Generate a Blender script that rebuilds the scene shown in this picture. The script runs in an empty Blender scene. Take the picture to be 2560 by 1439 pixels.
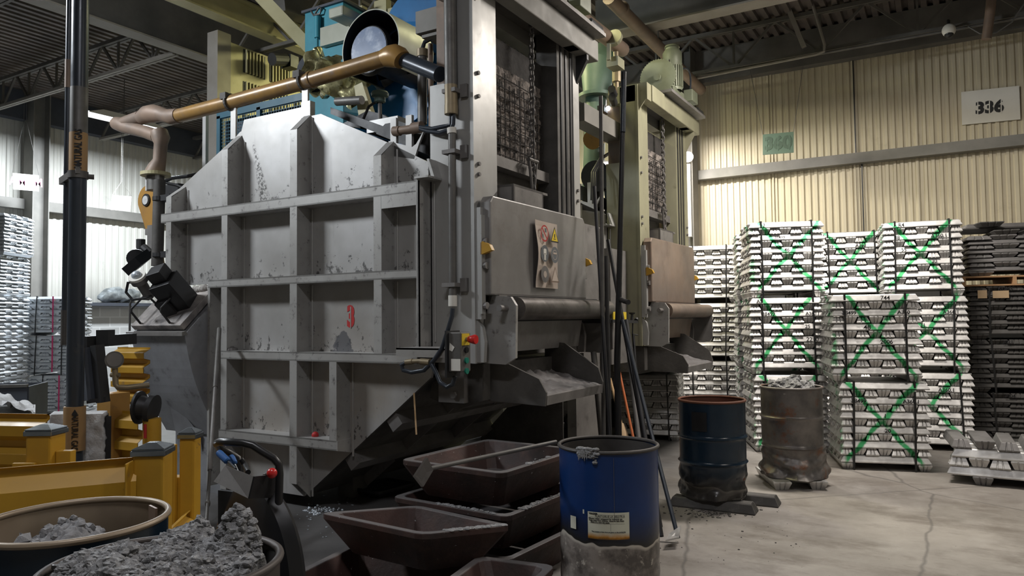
import bpy, bmesh, math, random
from mathutils import Vector, Matrix, noise
random.seed(7)
RN = random.Random(11)
S = bpy.context.scene
COL = S.collection
R = math.radians
# ------------------------------------------------------------------ camera
FPX = 1832.0
pit, rol, yaw, EYE = R(2.416), R(.635), R(30.49), 1.62
_F = Vector((-math.sin(yaw), math.cos(yaw), 0)); _R = Vector((math.cos(yaw), math.sin(yaw), 0)); _Z = Vector((0, 0, 1))
_f0 = _F*math.cos(pit)+_Z*math.sin(pit); _u0 = _Z*math.cos(pit)-_F*math.sin(pit)
_r = _R*math.cos(rol)-_u0*math.sin(rol); _u = _u0*math.cos(rol)+_R*math.sin(rol)
CAM = Vector((0, 0, EYE))
cd = bpy.data.cameras.new('camera'); cam = bpy.data.objects.new('camera', cd); COL.objects.link(cam)
cd.sensor_width = 36; cd.lens = FPX/2560*36; cd.clip_start = .05; cd.clip_end = 100
b = -_f0
cam.matrix_world = Matrix(((_r.x, _u.x, b.x, 0), (_r.y, _u.y, b.y, 0), (_r.z, _u.z, b.z, EYE), (0, 0, 0, 1)))
S.camera = cam
S.view_settings.view_transform = 'Standard'; S.view_settings.look = 'None'
S.view_settings.exposure = 0.0; S.view_settings.gamma = 1
# ------------------------------------------------------------------ world and lights
w = bpy.data.worlds.new('world'); S.world = w; w.use_nodes = True
w.node_tree.nodes['Background'].inputs[0].default_value = (.55, .6, .7, 1)
w.node_tree.nodes['Background'].inputs[1].default_value = .012
# (x, y, z, size x, size y, watts, colour)
LAMPS = [                     # last entry: point the lamp is turned to, or None = straight down
 (-8.5, 1.35, 5.35, 1.2, .35, 245, (.90, .95, 1.0), 'over the guard rails', (-5.2, 4.6, 3.5)),
 (-13.4, 8.2, 5.45, .35, 1.6, 620, (.86, .93, 1.0), 'over the left ingot stacks', None),
 (-.9, 8.25, 5.2, 1.3, .4, 255, (1.0, .93, .85), 'over the green marked ingot stacks', None),
 (-3.75, 11.0, 4.85, .7, .3, 260, (1.0, .95, .88), 'behind the head frame of the second furnace', None),
 (2.2, 4.6, 5.4, 1.2, .4, 70, (1.0, .93, .86), 'over the open floor', None),
 (-6.3, 8.6, 6.0, 1.2, .4, 170, (1.0, .95, .48), 'over the blue blower', None),
 (-3.9, 7.4, 5.75, .8, .3, 60, (1.0, .95, .55), 'between the two furnaces', None),
 (-1.5, .8, 5.4, 1.2, .4, 75, (.97, .96, 1.0), 'added as fill above the two dross drums', None),  # added fill light for the foreground near the camera
]
def aim(loc, tgt):
    return (Vector(tgt)-Vector(loc)).to_track_quat('-Z', 'Y') if tgt else None
for (x, y, z, sx, sy, wt, c, nm, tg) in LAMPS:
    ld = bpy.data.lights.new('lamp_light', 'AREA'); ld.shape = 'RECTANGLE'; ld.size = sx; ld.size_y = sy; ld.energy = wt; ld.color = c
    lo = bpy.data.objects.new('lamp_light', ld); COL.objects.link(lo); lo.location = (x, y, z)
    if tg: lo.rotation_euler = aim((x, y, z), tg).to_euler(); lo.location += (Vector(tg)-Vector((x, y, z))).normalized()*.03
    else: lo.location.z -= .03
# ------------------------------------------------------------------ pixel rays to real planes (2560x1439 frame)
def ray(px, py): return _f0+_r*((px-1280)/FPX)+_u*((719.5-py)/FPX)
def on(ax, v, px, py):
    d = ray(px, py); t = (v-CAM[ax])/d[ax]; return CAM+d*t
def AX(v, px, py): return on(0, v, px, py)
def AY(v, px, py): return on(1, v, px, py)
def AZ(v, px, py): return on(2, v, px, py)
def GD(px, d):                       # floor point at forward distance d
    p = _F*d+_R*((px-1280)/FPX*d); return Vector((p.x, p.y, 0))
def AD(px, py, d):                   # point at forward distance d
    q = ray(px, py); t = d/(q.dot(_F)); return CAM+q*t
# ------------------------------------------------------------------ materials
def nt(name):
    m = bpy.data.materials.new(name); m.use_nodes = True
    t = m.node_tree; return m, t, t.nodes['Principled BSDF']
def N(t, typ, **k):
    n = t.nodes.new(typ)
    for a, v in k.items():
        if a.startswith('i_'): n.inputs[int(a[2:])].default_value = v
        else: setattr(n, a, v)
    return n
def L(t, a, b): t.links.new(a, b)
def math_(t, op, a, b=None, c=None):
    n = t.nodes.new('ShaderNodeMath'); n.operation = op
    for i, v in enumerate((a, b, c)):
        if v is None: continue
        if isinstance(v, (int, float)): n.inputs[i].default_value = v
        else: L(t, v, n.inputs[i])
    return n.outputs[0]
def rgb(c): return (c[0], c[1], c[2], 1)
def mixc(t, f, a, b_):
    n = t.nodes.new('ShaderNodeMix'); n.data_type = 'RGBA'
    if isinstance(f, (int, float)): n.inputs[0].default_value = f
    else: L(t, f, n.inputs[0])
    for i, v in ((6, a), (7, b_)):
        if isinstance(v, tuple): n.inputs[i].default_value = rgb(v)
        else: L(t, v, n.inputs[i])
    return n.outputs[2]
def noi(t, co, sc, det=4, ro=.55, st=None):
    if st:
        mp = N(t, 'ShaderNodeMapping'); mp.inputs['Scale'].default_value = st; L(t, co, mp.inputs[0]); co = mp.outputs[0]
    n = N(t, 'ShaderNodeTexNoise'); n.inputs['Scale'].default_value = sc; n.inputs['Detail'].default_value = det; n.inputs['Roughness'].default_value = ro
    L(t, co, n.inputs['Vector']); return n.outputs[0]
def ramp(t, f, lo, hi):
    n = N(t, 'ShaderNodeMapRange'); n.inputs[1].default_value = lo; n.inputs[2].default_value = hi; n.clamp = True
    L(t, f, n.inputs[0]); return n.outputs[0]
def pm(name, base, alt=None, rough=.6, metal=0, sc=2.5, dirt=None, dlo=.55, dhi=.72, dsc=6, bump=0, bsc=40, st=None, speck=None, ssc=60, slo=.70, coat=0, dust=None):
    m, t, p = nt(name)
    tc = N(t, 'ShaderNodeTexCoord'); co = tc.outputs['Object']
    alt = alt or tuple(v*.75 for v in base)
    c = mixc(t, ramp(t, noi(t, co, sc, 5, .6, st), .35, .65), base, alt)
    if dirt: c = mixc(t, ramp(t, noi(t, co, dsc, 8, .7), dlo, dhi), c, dirt)
    if speck: c = mixc(t, ramp(t, noi(t, co, ssc, 3, .6), slo, slo+.03), c, speck)
    if dust:
        g = N(t, 'ShaderNodeNewGeometry'); sp = N(t, 'ShaderNodeSeparateXYZ'); L(t, g.outputs['Normal'], sp.inputs[0])
        c = mixc(t, math_(t, 'MULTIPLY', ramp(t, sp.outputs[2], .5, .95), .75), c, dust)
    L(t, c, p.inputs['Base Color'])
    p.inputs['Metallic'].default_value = metal
    L(t, math_(t, 'ADD', math_(t, 'MULTIPLY', noi(t, co, sc*3, 4), .25), rough-.12), p.inputs['Roughness'])
    if coat: p.inputs['Coat Weight'].default_value = coat
    if bump:
        bn = N(t, 'ShaderNodeBump'); bn.inputs['Strength'].default_value = bump; bn.inputs['Distance'].default_value = .01
        L(t, noi(t, co, bsc, 6, .6), bn.inputs['Height']); L(t, bn.outputs[0], p.inputs['Normal'])
    return m
M = {}
def panel_mat():
    m, t, p = nt('silver_paint'); tc = N(t, 'ShaderNodeTexCoord'); co = N(t, 'ShaderNodeNewGeometry').outputs['Position']
    c = mixc(t, ramp(t, noi(t, co, 1.2, 5, .6), .38, .66), (.47, .465, .46), (.36, .35, .335))
    sx = N(t, 'ShaderNodeSeparateXYZ'); L(t, co, sx.inputs[0]); z = sx.outputs[2]
    low = ramp(t, z, 2.2, .8)
    c = mixc(t, math_(t, 'MULTIPLY', low, math_(t, 'MULTIPLY', ramp(t, noi(t, co, 1.6, 4), .42, .62), .45)), c, (.30, .24, .17))
    msk = None
    for lv in (2.69, 2.01, 1.36, .645):                # scuffs gather where each bay meets the ledge below it
        q = math_(t, 'MULTIPLY', ramp(t, z, lv+.30, lv+.02), ramp(t, z, lv-.02, lv)); msk = q if msk is None else math_(t, 'MAXIMUM', msk, q)
    thr = math_(t, 'SUBTRACT', noi(t, co, 16, 8, .72, (1, 1, .7)), math_(t, 'SUBTRACT', .665, math_(t, 'MULTIPLY', msk, .13)))
    c = mixc(t, math_(t, 'MULTIPLY', ramp(t, thr, 0, .03), .85), c, (.07, .068, .066))
    st = ramp(t, noi(t, co, 9, 6, .7, (1, 1, .12)), .62, .76)
    c = mixc(t, math_(t, 'MULTIPLY', st, .35), c, (.16, .155, .15))
    xx = sx.outputs[0]; a1 = AY(4.6, 634, 362); a2 = AY(4.6, 664, 505); k = (a2.x-a1.x)/(a2.z-a1.z)
    dl = math_(t, 'ABSOLUTE', math_(t, 'SUBTRACT', xx, math_(t, 'ADD', math_(t, 'MULTIPLY', z, k), a1.x-k*a1.z)))
    wd = math_(t, 'ADD', .015, math_(t, 'MULTIPLY', ramp(t, z, a1.z, a2.z), .06))
    ms = math_(t, 'MULTIPLY', math_(t, 'MULTIPLY', ramp(t, math_(t, 'SUBTRACT', wd, dl), -.01, .02), ramp(t, z, a2.z, a2.z+.02)), ramp(t, z, a1.z+.03, a1.z))
    c = mixc(t, math_(t, 'MULTIPLY', ms, math_(t, 'MULTIPLY', ramp(t, noi(t, co, 38, 5, .7), .47, .55), .9)), c, (.045, .043, .04))
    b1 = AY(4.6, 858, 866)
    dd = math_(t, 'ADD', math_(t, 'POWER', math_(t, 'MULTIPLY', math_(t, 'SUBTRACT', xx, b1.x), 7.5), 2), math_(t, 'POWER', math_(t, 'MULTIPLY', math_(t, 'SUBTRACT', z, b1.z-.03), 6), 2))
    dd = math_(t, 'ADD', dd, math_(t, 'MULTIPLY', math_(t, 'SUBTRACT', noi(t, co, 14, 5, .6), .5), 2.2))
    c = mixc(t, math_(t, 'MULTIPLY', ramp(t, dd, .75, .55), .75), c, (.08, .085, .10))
    L(t, c, p.inputs['Base Color']); p.inputs['Metallic'].default_value = .35
    L(t, math_(t, 'ADD', math_(t, 'MULTIPLY', noi(t, co, 3, 5), .3), .32), p.inputs['Roughness'])
    bn = N(t, 'ShaderNodeBump'); bn.inputs['Strength'].default_value = .10; bn.inputs['Distance'].default_value = .02; L(t, noi(t, co, 3, 3), bn.inputs['Height']); L(t, bn.outputs[0], p.inputs['Normal'])
    return m
M['panel'] = panel_mat()
M['rib'] = pm('silver_rib_paint', (.44, .435, .42), (.34, .33, .315), .5, .3, 2, (.13, .125, .12), .57, .70, 16, .06, 12, dust=(.42, .41, .40))
M['post'] = pm('pale_post_paint', (.45, .45, .44), (.36, .35, .335), .45, .4, 2, (.16, .15, .14), .62, .8, 5, .05, 12, st=(1, 1, .25))
M['sooty'] = pm('sooty_steel', (.12, .113, .105), (.06, .056, .052), .7, .3, 2.5, (.22, .2, .18), .6, .8, 8, .2, 25)
M['doorp'] = pm('door_plate_steel', (.33, .32, .315), (.25, .24, .235), .42, .45, 1.6, (.19, .17, .155), .55, .8, 2.2, .05, 12)
M['hotdoor'] = pm('heat_tinted_steel', (.29, .21, .16), (.20, .155, .13), .45, .4, 2, (.16, .12, .10), .55, .8, 3, .05, 12)
M['dustst'] = pm('dusty_steel', (.23, .22, .21), (.16, .15, .145), .6, .35, 3, (.08, .075, .07), .58, .75, 7, .1, 25)
M['dark'] = pm('dark_steel', (.045, .045, .047), (.03, .03, .032), .5, .4, 3, (.09, .085, .08), .62, .8, 8, .05)
M['black'] = pm('black_paint', (.02, .02, .022), (.012, .012, .013), .35, .1, 3)
M['shield'] = pm('burnt_refractory', (.30, .26, .235), (.13, .115, .105), .95, 0, 14, (.03, .028, .027), .50, .62, 7, 1.0, 30)
M['soot'] = pm('soot_black', (.025, .023, .022), (.045, .04, .038), .9, 0, 6, bump=.5, bsc=30)
M['chain'] = pm('chain_steel', (.14, .13, .125), (.09, .085, .08), .6, .5, 10)
M['roller'] = pm('worn_roller_steel', (.20, .185, .175), (.11, .10, .095), .38, .7, 5, (.33, .31, .29), .6, .75, 25, .15, 30)
M['cream'] = pm('cream_paint', (.50, .46, .27), (.40, .36, .2), .55, 0, 2, (.12, .1, .05), .64, .8, 5)
M['ylgreen'] = pm('yellow_lit_frame_paint', (.31, .30, .20), (.24, .23, .16), .5, .1, 3, (.1, .09, .05), .62, .8, 6, st=(1, 1, .4))  # frame paint with the yellowish lamp light mixed into its colour
M['motorface'] = pm('glinting_motor_face', (.02, .06, .16), (.03, .09, .22), .35, 0, 3, (.30, .36, .48), .50, .68, 5)  # pale noise patches paint bright reflections onto the blue face
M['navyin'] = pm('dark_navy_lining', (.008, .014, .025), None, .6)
M['tealdk'] = pm('dark_teal_paint', (.02, .10, .15), (.015, .08, .12), .5)
M['blue'] = pm('blower_blue_paint', (.012, .17, .42), (.01, .12, .31), .42, 0, 2, (.04, .06, .08), .66, .8, 5)
M['teal'] = pm('turquoise_paint', (.05, .30, .38), (.04, .22, .29), .5, 0, 2, (.04, .06, .07), .64, .8, 6)
M['shroud'] = pm('pale_shroud', (.42, .43, .36), (.36, .37, .3), .5, .1, 3)
M['foil'] = pm('foil_wrap', (.62, .58, .32), (.40, .37, .2), .28, .7, 5, (.05, .045, .02), .56, .66, 9, .7, 10)
M['gaspipe'] = pm('ochre_gas_pipe', (.40, .23, .07), (.26, .16, .07), .33, .1, 4, (.26, .20, .16), .56, .70, 6, .04)
M['brpipe'] = pm('dusty_brown_pipe', (.27, .19, .14), (.19, .145, .115), .55, .1, 4)
M['greypipe'] = pm('dark_grey_pipe', (.045, .055, .07), (.035, .042, .055), .32, .2, 3, (.09, .09, .09), .6, .8, 6)
M['band'] = pm('orange_label_band', (.40, .24, .10), (.33, .2, .09), .6, 0, 5, (.12, .1, .08), .6, .75, 8)
M['conduit'] = pm('grey_conduit', (.16, .155, .145), (.11, .105, .10), .5, .4, 6)
M['yellow'] = pm('safety_yellow_paint', (.56, .31, .025), (.46, .25, .025), .42, 0, 2.5, (.17, .13, .09), .62, .75, 5, speck=(.06, .06, .07), ssc=9, slo=.72, dust=(.45, .27, .05))
M['orange'] = pm('orange_paint', (.42, .22, .045), (.34, .18, .045), .55, 0, 3, (.12, .09, .06), .62, .78, 6)
M['cap'] = pm('bare_metal_cap', (.36, .40, .43), (.25, .28, .31), .25, .9, 3, bump=.05, bsc=8)
M['hopper'] = pm('hopper_steel', (.40, .41, .44), (.26, .26, .27), .45, .45, 2, (.05, .048, .046), .58, .75, 4, .05)
M['ash'] = pm('ash_crust', (.50, .47, .44), (.30, .28, .26), .95, 0, 9, bump=.8, bsc=30)
M['lid'] = pm('ash_stained_lid', (.46, .42, .39), (.15, .14, .14), .6, .3, 4, (.45, .42, .40), .55, .68, 6, .3, 25)
M['lens'] = pm('bright_steel', (.62, .68, .74), (.5, .56, .62), .35, .4, 4)
M['wool'] = pm('ceramic_wool', (.66, .66, .66), (.52, .52, .52), .95, 0, 12, bump=.8, bsc=45)
M['tray'] = pm('cast_mould_iron', (.075, .036, .030), (.035, .025, .023), .62, .15, 3, (.085, .05, .04), .55, .75, 4, .25, 30, speck=(.42, .42, .42), ssc=38, slo=.715, dust=(.17, .165, .165))
M['rimdust'] = pm('dusty_rim', (.20, .195, .195), (.14, .13, .13), .8, .1, 8, (.42, .42, .42), .64, .7, 14, .3)
M['alu'] = pm('cast_aluminium', (.74, .73, .71), (.50, .49, .48), .42, .7, 7, (.42, .41, .40), .60, .8, 9, .12, 25)
M['aludark'] = pm('dull_aluminium', (.26, .25, .25), (.19, .185, .18), .55, .5, 5, (.12, .11, .105), .6, .8, 7, .12, 25)
M['alublue'] = pm('bright_aluminium', (.74, .77, .80), (.60, .63, .66), .45, .55, 7, (.4, .42, .44), .62, .8, 9, .1, 25)
M['alusooty'] = pm('sooty_aluminium', (.12, .115, .11), (.08, .076, .072), .6, .4, 5, (.2, .19, .18), .6, .8, 7, .1)
M['strap'] = pm('black_strap', (.012, .012, .013), (.02, .02, .02), .4, 0, 5)
M['marker'] = pm('black_marker', (.012, .012, .014), (.02, .02, .02), .6, 0, 5)
M['redstripe'] = pm('magenta_paint', (.62, .03, .16), (.5, .03, .13), .6, 0, 5)
M['wood'] = pm('pallet_wood', (.48, .29, .15), (.38, .22, .11), .7, 0, 5, st=(1, 8, 8))
M['card'] = pm('cardboard', (.50, .36, .22), (.46, .33, .2), .8, 0, 5)
M['beige'] = pm('beige_wall_sheet', (.60, .54, .40), (.54, .48, .355), .5, .1, .8, (.42, .37, .26), .6, .8, 1.5, st=(3, 3, .4))
M['greyw'] = pm('grey_wall_sheet', (.56, .55, .50), (.48, .47, .43), .55, .05, .8, (.3, .3, .28), .62, .85, 1.2, st=(3, 3, .4))
M['steelbl'] = pm('blue_grey_steel', (.075, .085, .105), (.055, .06, .075), .6, .1, 2)
M['girt'] = pm('grey_girt_paint', (.23, .22, .20), (.17, .165, .15), .6, .1, 2, dust=(.16, .15, .13))
M['roofb'] = pm('roof_beam_paint', (.15, .14, .125), (.10, .095, .085), .65, .1, 2)
M['roofpale'] = pm('roof_beam_flange', (.30, .28, .25), (.24, .22, .19), .65, .1, 2)
M['deck'] = pm('roof_deck', (.17, .14, .12), (.10, .088, .08), .6, .2, 1.2, (.06, .055, .055), .55, .75, 2)
M['floorblk'] = pm('shaded_wall_blocks', (.06, .058, .055), (.045, .043, .04), .8)  # block colour darkened to stand in for deep shade behind the stacks
M['red'] = pm('red_plastic', (.62, .02, .02), (.52, .015, .015), .3, 0, 5, coat=.3)
M['reds'] = pm('red_stencil_paint', (.48, .02, .02), (.42, .02, .02), .6, 0, 5)
M['green'] = pm('green_button', (.01, .20, .14), (.01, .16, .11), .4)
M['yel2'] = pm('yellow_plastic', (.75, .55, .03), (.6, .44, .03), .5)
M['bluep'] = pm('blue_rubber', (.03, .13, .36), (.025, .10, .30), .5)
M['white'] = pm('white_board', (.76, .74, .68), (.70, .68, .62), .6, 0, 2, (.5, .48, .42), .68, .8, 6)
M['paper'] = pm('paper_label', (.62, .62, .52), (.56, .56, .46), .7)
M['motor'] = pm('motor_green_grey', (.22, .24, .17), (.17, .185, .13), .5, .1, 4)
M['palegreen'] = pm('pale_green_pipe', (.13, .20, .175), (.10, .16, .14), .5, 0, 3)
M['pink'] = pm('pink_marking', (.80, .25, .45), (.75, .22, .4), .6)
M['signgreen'] = pm('green_sign', (.07, .12, .08), (.06, .10, .07), .6)
M['greendk'] = pm('green_sign_numerals', (.045, .075, .05), (.04, .07, .045), .7)
M['tanw'] = pm('tan_wood_handle', (.55, .36, .18), (.45, .29, .15), .6)
M['orh'] = pm('orange_handle', (.50, .13, .03), (.42, .1, .03), .5)
M['safe'] = pm('safety_sign_sheet', (.50, .42, .36), (.44, .37, .32), .5, 0, 2, (.30, .26, .24), .58, .75, 3)
M['grey'] = pm('grey_marking', (.13, .14, .15), (.11, .12, .13), .6)
M['cloth'] = pm('silver_sheet', (.55, .60, .62), (.2, .22, .23), .35, .5, 5, bump=.6, bsc=8)
M['copper'] = pm('brass_fitting', (.30, .24, .15), (.22, .18, .12), .5, .4, 5)
M['glass_on'] = None
def emis(name, c, s):
    m, t, p = nt(name); p.inputs['Emission Color'].default_value = rgb(c); p.inputs['Emission Strength'].default_value = s; p.inputs['Base Color'].default_value = rgb(c); return m
M['tube'] = emis('lit_tube', (.88, .95, 1.0), 9)
M['tubew'] = emis('lit_diffuser', (1.0, .93, .8), 6)
def block_mat():
    m, t, p = nt('painted_blocks'); tc = N(t, 'ShaderNodeTexCoord'); mp = N(t, 'ShaderNodeMapping'); mp.inputs['Rotation'].default_value = (R(90), 0, R(90))
    L(t, tc.outputs['Object'], mp.inputs[0])
    br = N(t, 'ShaderNodeTexBrick'); br.inputs['Scale'].default_value = 1; br.inputs['Brick Width'].default_value = .45; br.inputs['Row Height'].default_value = .22; br.inputs['Mortar Size'].default_value = .012
    br.inputs['Color1'].default_value = (.50, .50, .49, 1); br.inputs['Color2'].default_value = (.42, .42, .41, 1); br.inputs['Mortar'].default_value = (.62, .62, .61, 1)
    sx = N(t, 'ShaderNodeSeparateXYZ'); L(t, tc.outputs['Object'], sx.inputs[0]); cb = N(t, 'ShaderNodeCombineXYZ'); L(t, sx.outputs[1], cb.inputs[0]); L(t, sx.outputs[2], cb.inputs[1])
    L(t, cb.outputs[0], br.inputs['Vector']); L(t, br.outputs[0], p.inputs['Base Color']); p.inputs['Roughness'].default_value = .8; return m
M['blocks'] = block_mat()
def floor_mat():
    m, t, p = nt('stained_concrete'); tc = N(t, 'ShaderNodeTexCoord'); co = tc.outputs['Object']
    c = mixc(t, ramp(t, noi(t, co, .9, 6, .65), .35, .68), (.33, .305, .28), (.17, .152, .135))
    c = mixc(t, math_(t, 'MULTIPLY', ramp(t, noi(t, co, 3.2, 8, .7), .52, .72), .6), c, (.34, .32, .30))
    c = mixc(t, math_(t, 'MULTIPLY', ramp(t, noi(t, co, 1.3, 7, .7, (1, 1.8, 1)), .50, .66), .75), c, (.12, .10, .082))
    c = mixc(t, ramp(t, noi(t, co, 34, 4, .6), .70, .74), c, (.07, .065, .06))
    # floor colour darkens towards the furnaces, with an uneven edge
    sx = N(t, 'ShaderNodeSeparateXYZ'); L(t, co, sx.inputs[0])
    d = math_(t, 'ADD', sx.outputs[0], math_(t, 'MULTIPLY', noi(t, co, 1.2, 4), 1.6))
    c = mixc(t, math_(t, 'MULTIPLY', ramp(t, d, -.8, -2.3), .80), c, (.075, .076, .08))
    # cracks
    v = N(t, 'ShaderNodeTexVoronoi'); v.feature = 'DISTANCE_TO_EDGE'; v.inputs['Scale'].default_value = .42
    wv = N(t, 'ShaderNodeMix'); wv.data_type = 'VECTOR'; wv.inputs[0].default_value = .07; nn = N(t, 'ShaderNodeTexNoise'); nn.inputs['Scale'].default_value = 3; L(t, co, nn.inputs['Vector'])
    L(t, co, wv.inputs[4]); L(t, nn.outputs[1], wv.inputs[5]); L(t, wv.outputs[1], v.inputs['Vector'])
    c = mixc(t, math_(t, 'MULTIPLY', ramp(t, v.outputs[0], .006, .001), .6), c, (.08, .075, .07))
    L(t, c, p.inputs['Base Color']); L(t, math_(t, 'ADD', math_(t, 'MULTIPLY', noi(t, co, 2, 5), .35), .42), p.inputs['Roughness'])
    bn = N(t, 'ShaderNodeBump'); bn.inputs['Strength'].default_value = .15; bn.inputs['Distance'].default_value = .01; L(t, noi(t, co, 18, 8, .7), bn.inputs['Height']); L(t, bn.outputs[0], p.inputs['Normal'])
    return m
M['floor'] = floor_mat()
def drum_mat(name, paint, burn_z, burn_amp, burnt, burnt2, edge, rough=.3, soot=(.02, .019, .018)):
    m, t, p = nt(name); tc = N(t, 'ShaderNodeTexCoord'); co = tc.outputs['Object']
    sx = N(t, 'ShaderNodeSeparateXYZ'); L(t, co, sx.inputs[0])
    h = math_(t, 'ADD', sx.outputs[2], math_(t, 'MULTIPLY', math_(t, 'SUBTRACT', noi(t, co, 2.6, 3, .5), .5), burn_amp))
    c0 = mixc(t, ramp(t, noi(t, co, 3, 5), .4, .8), paint, tuple(v*.6 for v in paint))
    c0 = mixc(t, ramp(t, h, burn_z+.16, burn_z+.01), c0, soot)
    c1 = mixc(t, ramp(t, noi(t, co, 5, 6, .65), .40, .58), burnt, burnt2)
    c1 = mixc(t, ramp(t, noi(t, co, 14, 6, .7), .60, .66), c1, edge)
    c = mixc(t, ramp(t, h, burn_z+.003, burn_z-.003), c0, c1)
    band = math_(t, 'MULTIPLY', ramp(t, h, burn_z-.02, burn_z-.006), ramp(t, h, burn_z+.004, burn_z))
    c = mixc(t, band, c, edge)
    L(t, c, p.inputs['Base Color']); p.inputs['Roughness'].default_value = rough
    bn = N(t, 'ShaderNodeBump'); bn.inputs['Strength'].default_value = .2; bn.inputs['Distance'].default_value = .02; L(t, noi(t, co, 5, 4), bn.inputs['Height']); L(t, bn.outputs[0], p.inputs['Normal'])
    return m
M['dr_blue'] = drum_mat('blue_drum_paint', (.004, .032, .14), .36, .30, (.09, .078, .07), (.30, .265, .235), (.50, .46, .40), .33)
M['dr_black'] = drum_mat('navy_black_drum_paint', (.008, .022, .040), .12, .2, (.035, .032, .03), (.055, .05, .045), (.09, .08, .07), .26)
M['dr_rust'] = pm('burnt_drum_steel', (.10, .093, .09), (.22, .20, .185), .42, .45, 4, (.20, .085, .04), .54, .68, 6, .35, 10, speck=(.32, .3, .27), ssc=7, slo=.74)
M['dr_in'] = pm('rusty_drum_inside', (.16, .055, .03), (.10, .04, .025), .7, .1, 3)
M['dr_ind'] = pm('tan_drum_inside', (.34, .27, .19), (.26, .2, .14), .4, .2, 3)
M['dr_insoot'] = pm('sooty_drum_inside', (.09, .082, .075), (.05, .045, .042), .6, .2, 4)
M['dr_side'] = pm('brown_drum_side', (.10, .085, .075), (.06, .05, .045), .5, .3, 3, (.15, .11, .09), .6, .75, 4)
M['dross'] = pm('dross', (.36, .36, .365), (.17, .17, .172), .75, .15, 22, (.55, .54, .52), .56, .68, 60, 1.0, 110, speck=(.75, .77, .80), ssc=90, slo=.66)
M['drosslight'] = pm('pale_dross', (.33, .33, .34), (.20, .20, .205), .85, 0, 14, bump=.8, bsc=50)
def green_alu(root, base='alu'):
    """spray painted cross laid out in the bundle's own space"""
    src = M[base]; m = src.copy(); m.name = 'aluminium_with_green_cross'; t = m.node_tree; p = t.nodes['Principled BSDF']
    old = p.inputs['Base Color'].links[0].from_socket
    tc = N(t, 'ShaderNodeTexCoord'); tc.object = root; co = tc.outputs['Object']
    sx = N(t, 'ShaderNodeSeparateXYZ'); L(t, co, sx.inputs[0]); x, y, z = sx.outputs
    zc_, kx_ = .53+RN.uniform(-.035, .035), 1.22+RN.uniform(-.12, .08); x = math_(t, 'ADD', x, RN.uniform(-.03, .03))
    wob = math_(t, 'MULTIPLY', math_(t, 'SUBTRACT', noi(t, co, 3, 3), .5), .16)
    zz = math_(t, 'ADD', math_(t, 'SUBTRACT', z, zc_), wob)
    k = math_(t, 'MULTIPLY', x, kx_)
    a = math_(t, 'ABSOLUTE', math_(t, 'SUBTRACT', zz, k)); b_ = math_(t, 'ABSOLUTE', math_(t, 'ADD', zz, k))
    dmin = math_(t, 'ADD', math_(t, 'MINIMUM', a, b_), math_(t, 'MULTIPLY', math_(t, 'SUBTRACT', noi(t, co, 40, 3), .5), .03))
    f = math_(t, 'MULTIPLY', math_(t, 'MULTIPLY', ramp(t, dmin, .050, .026), ramp(t, noi(t, co, 9, 4), .22, .42)), ramp(t, y, -.33, -.37))
    f = math_(t, 'MULTIPLY', f, ramp(t, math_(t, 'ABSOLUTE', x), .385, .35))
    # overspray patches on the left flank
    g = math_(t, 'MULTIPLY', ramp(t, noi(t, co, 3.5, 3), .58, .64), ramp(t, x, -.38, -.41))
    f = math_(t, 'MAXIMUM', f, math_(t, 'MULTIPLY', g, .8))
    c = mixc(t, f, old, (.045, .30, .11)); L(t, c, p.inputs['Base Color']); return m
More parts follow.
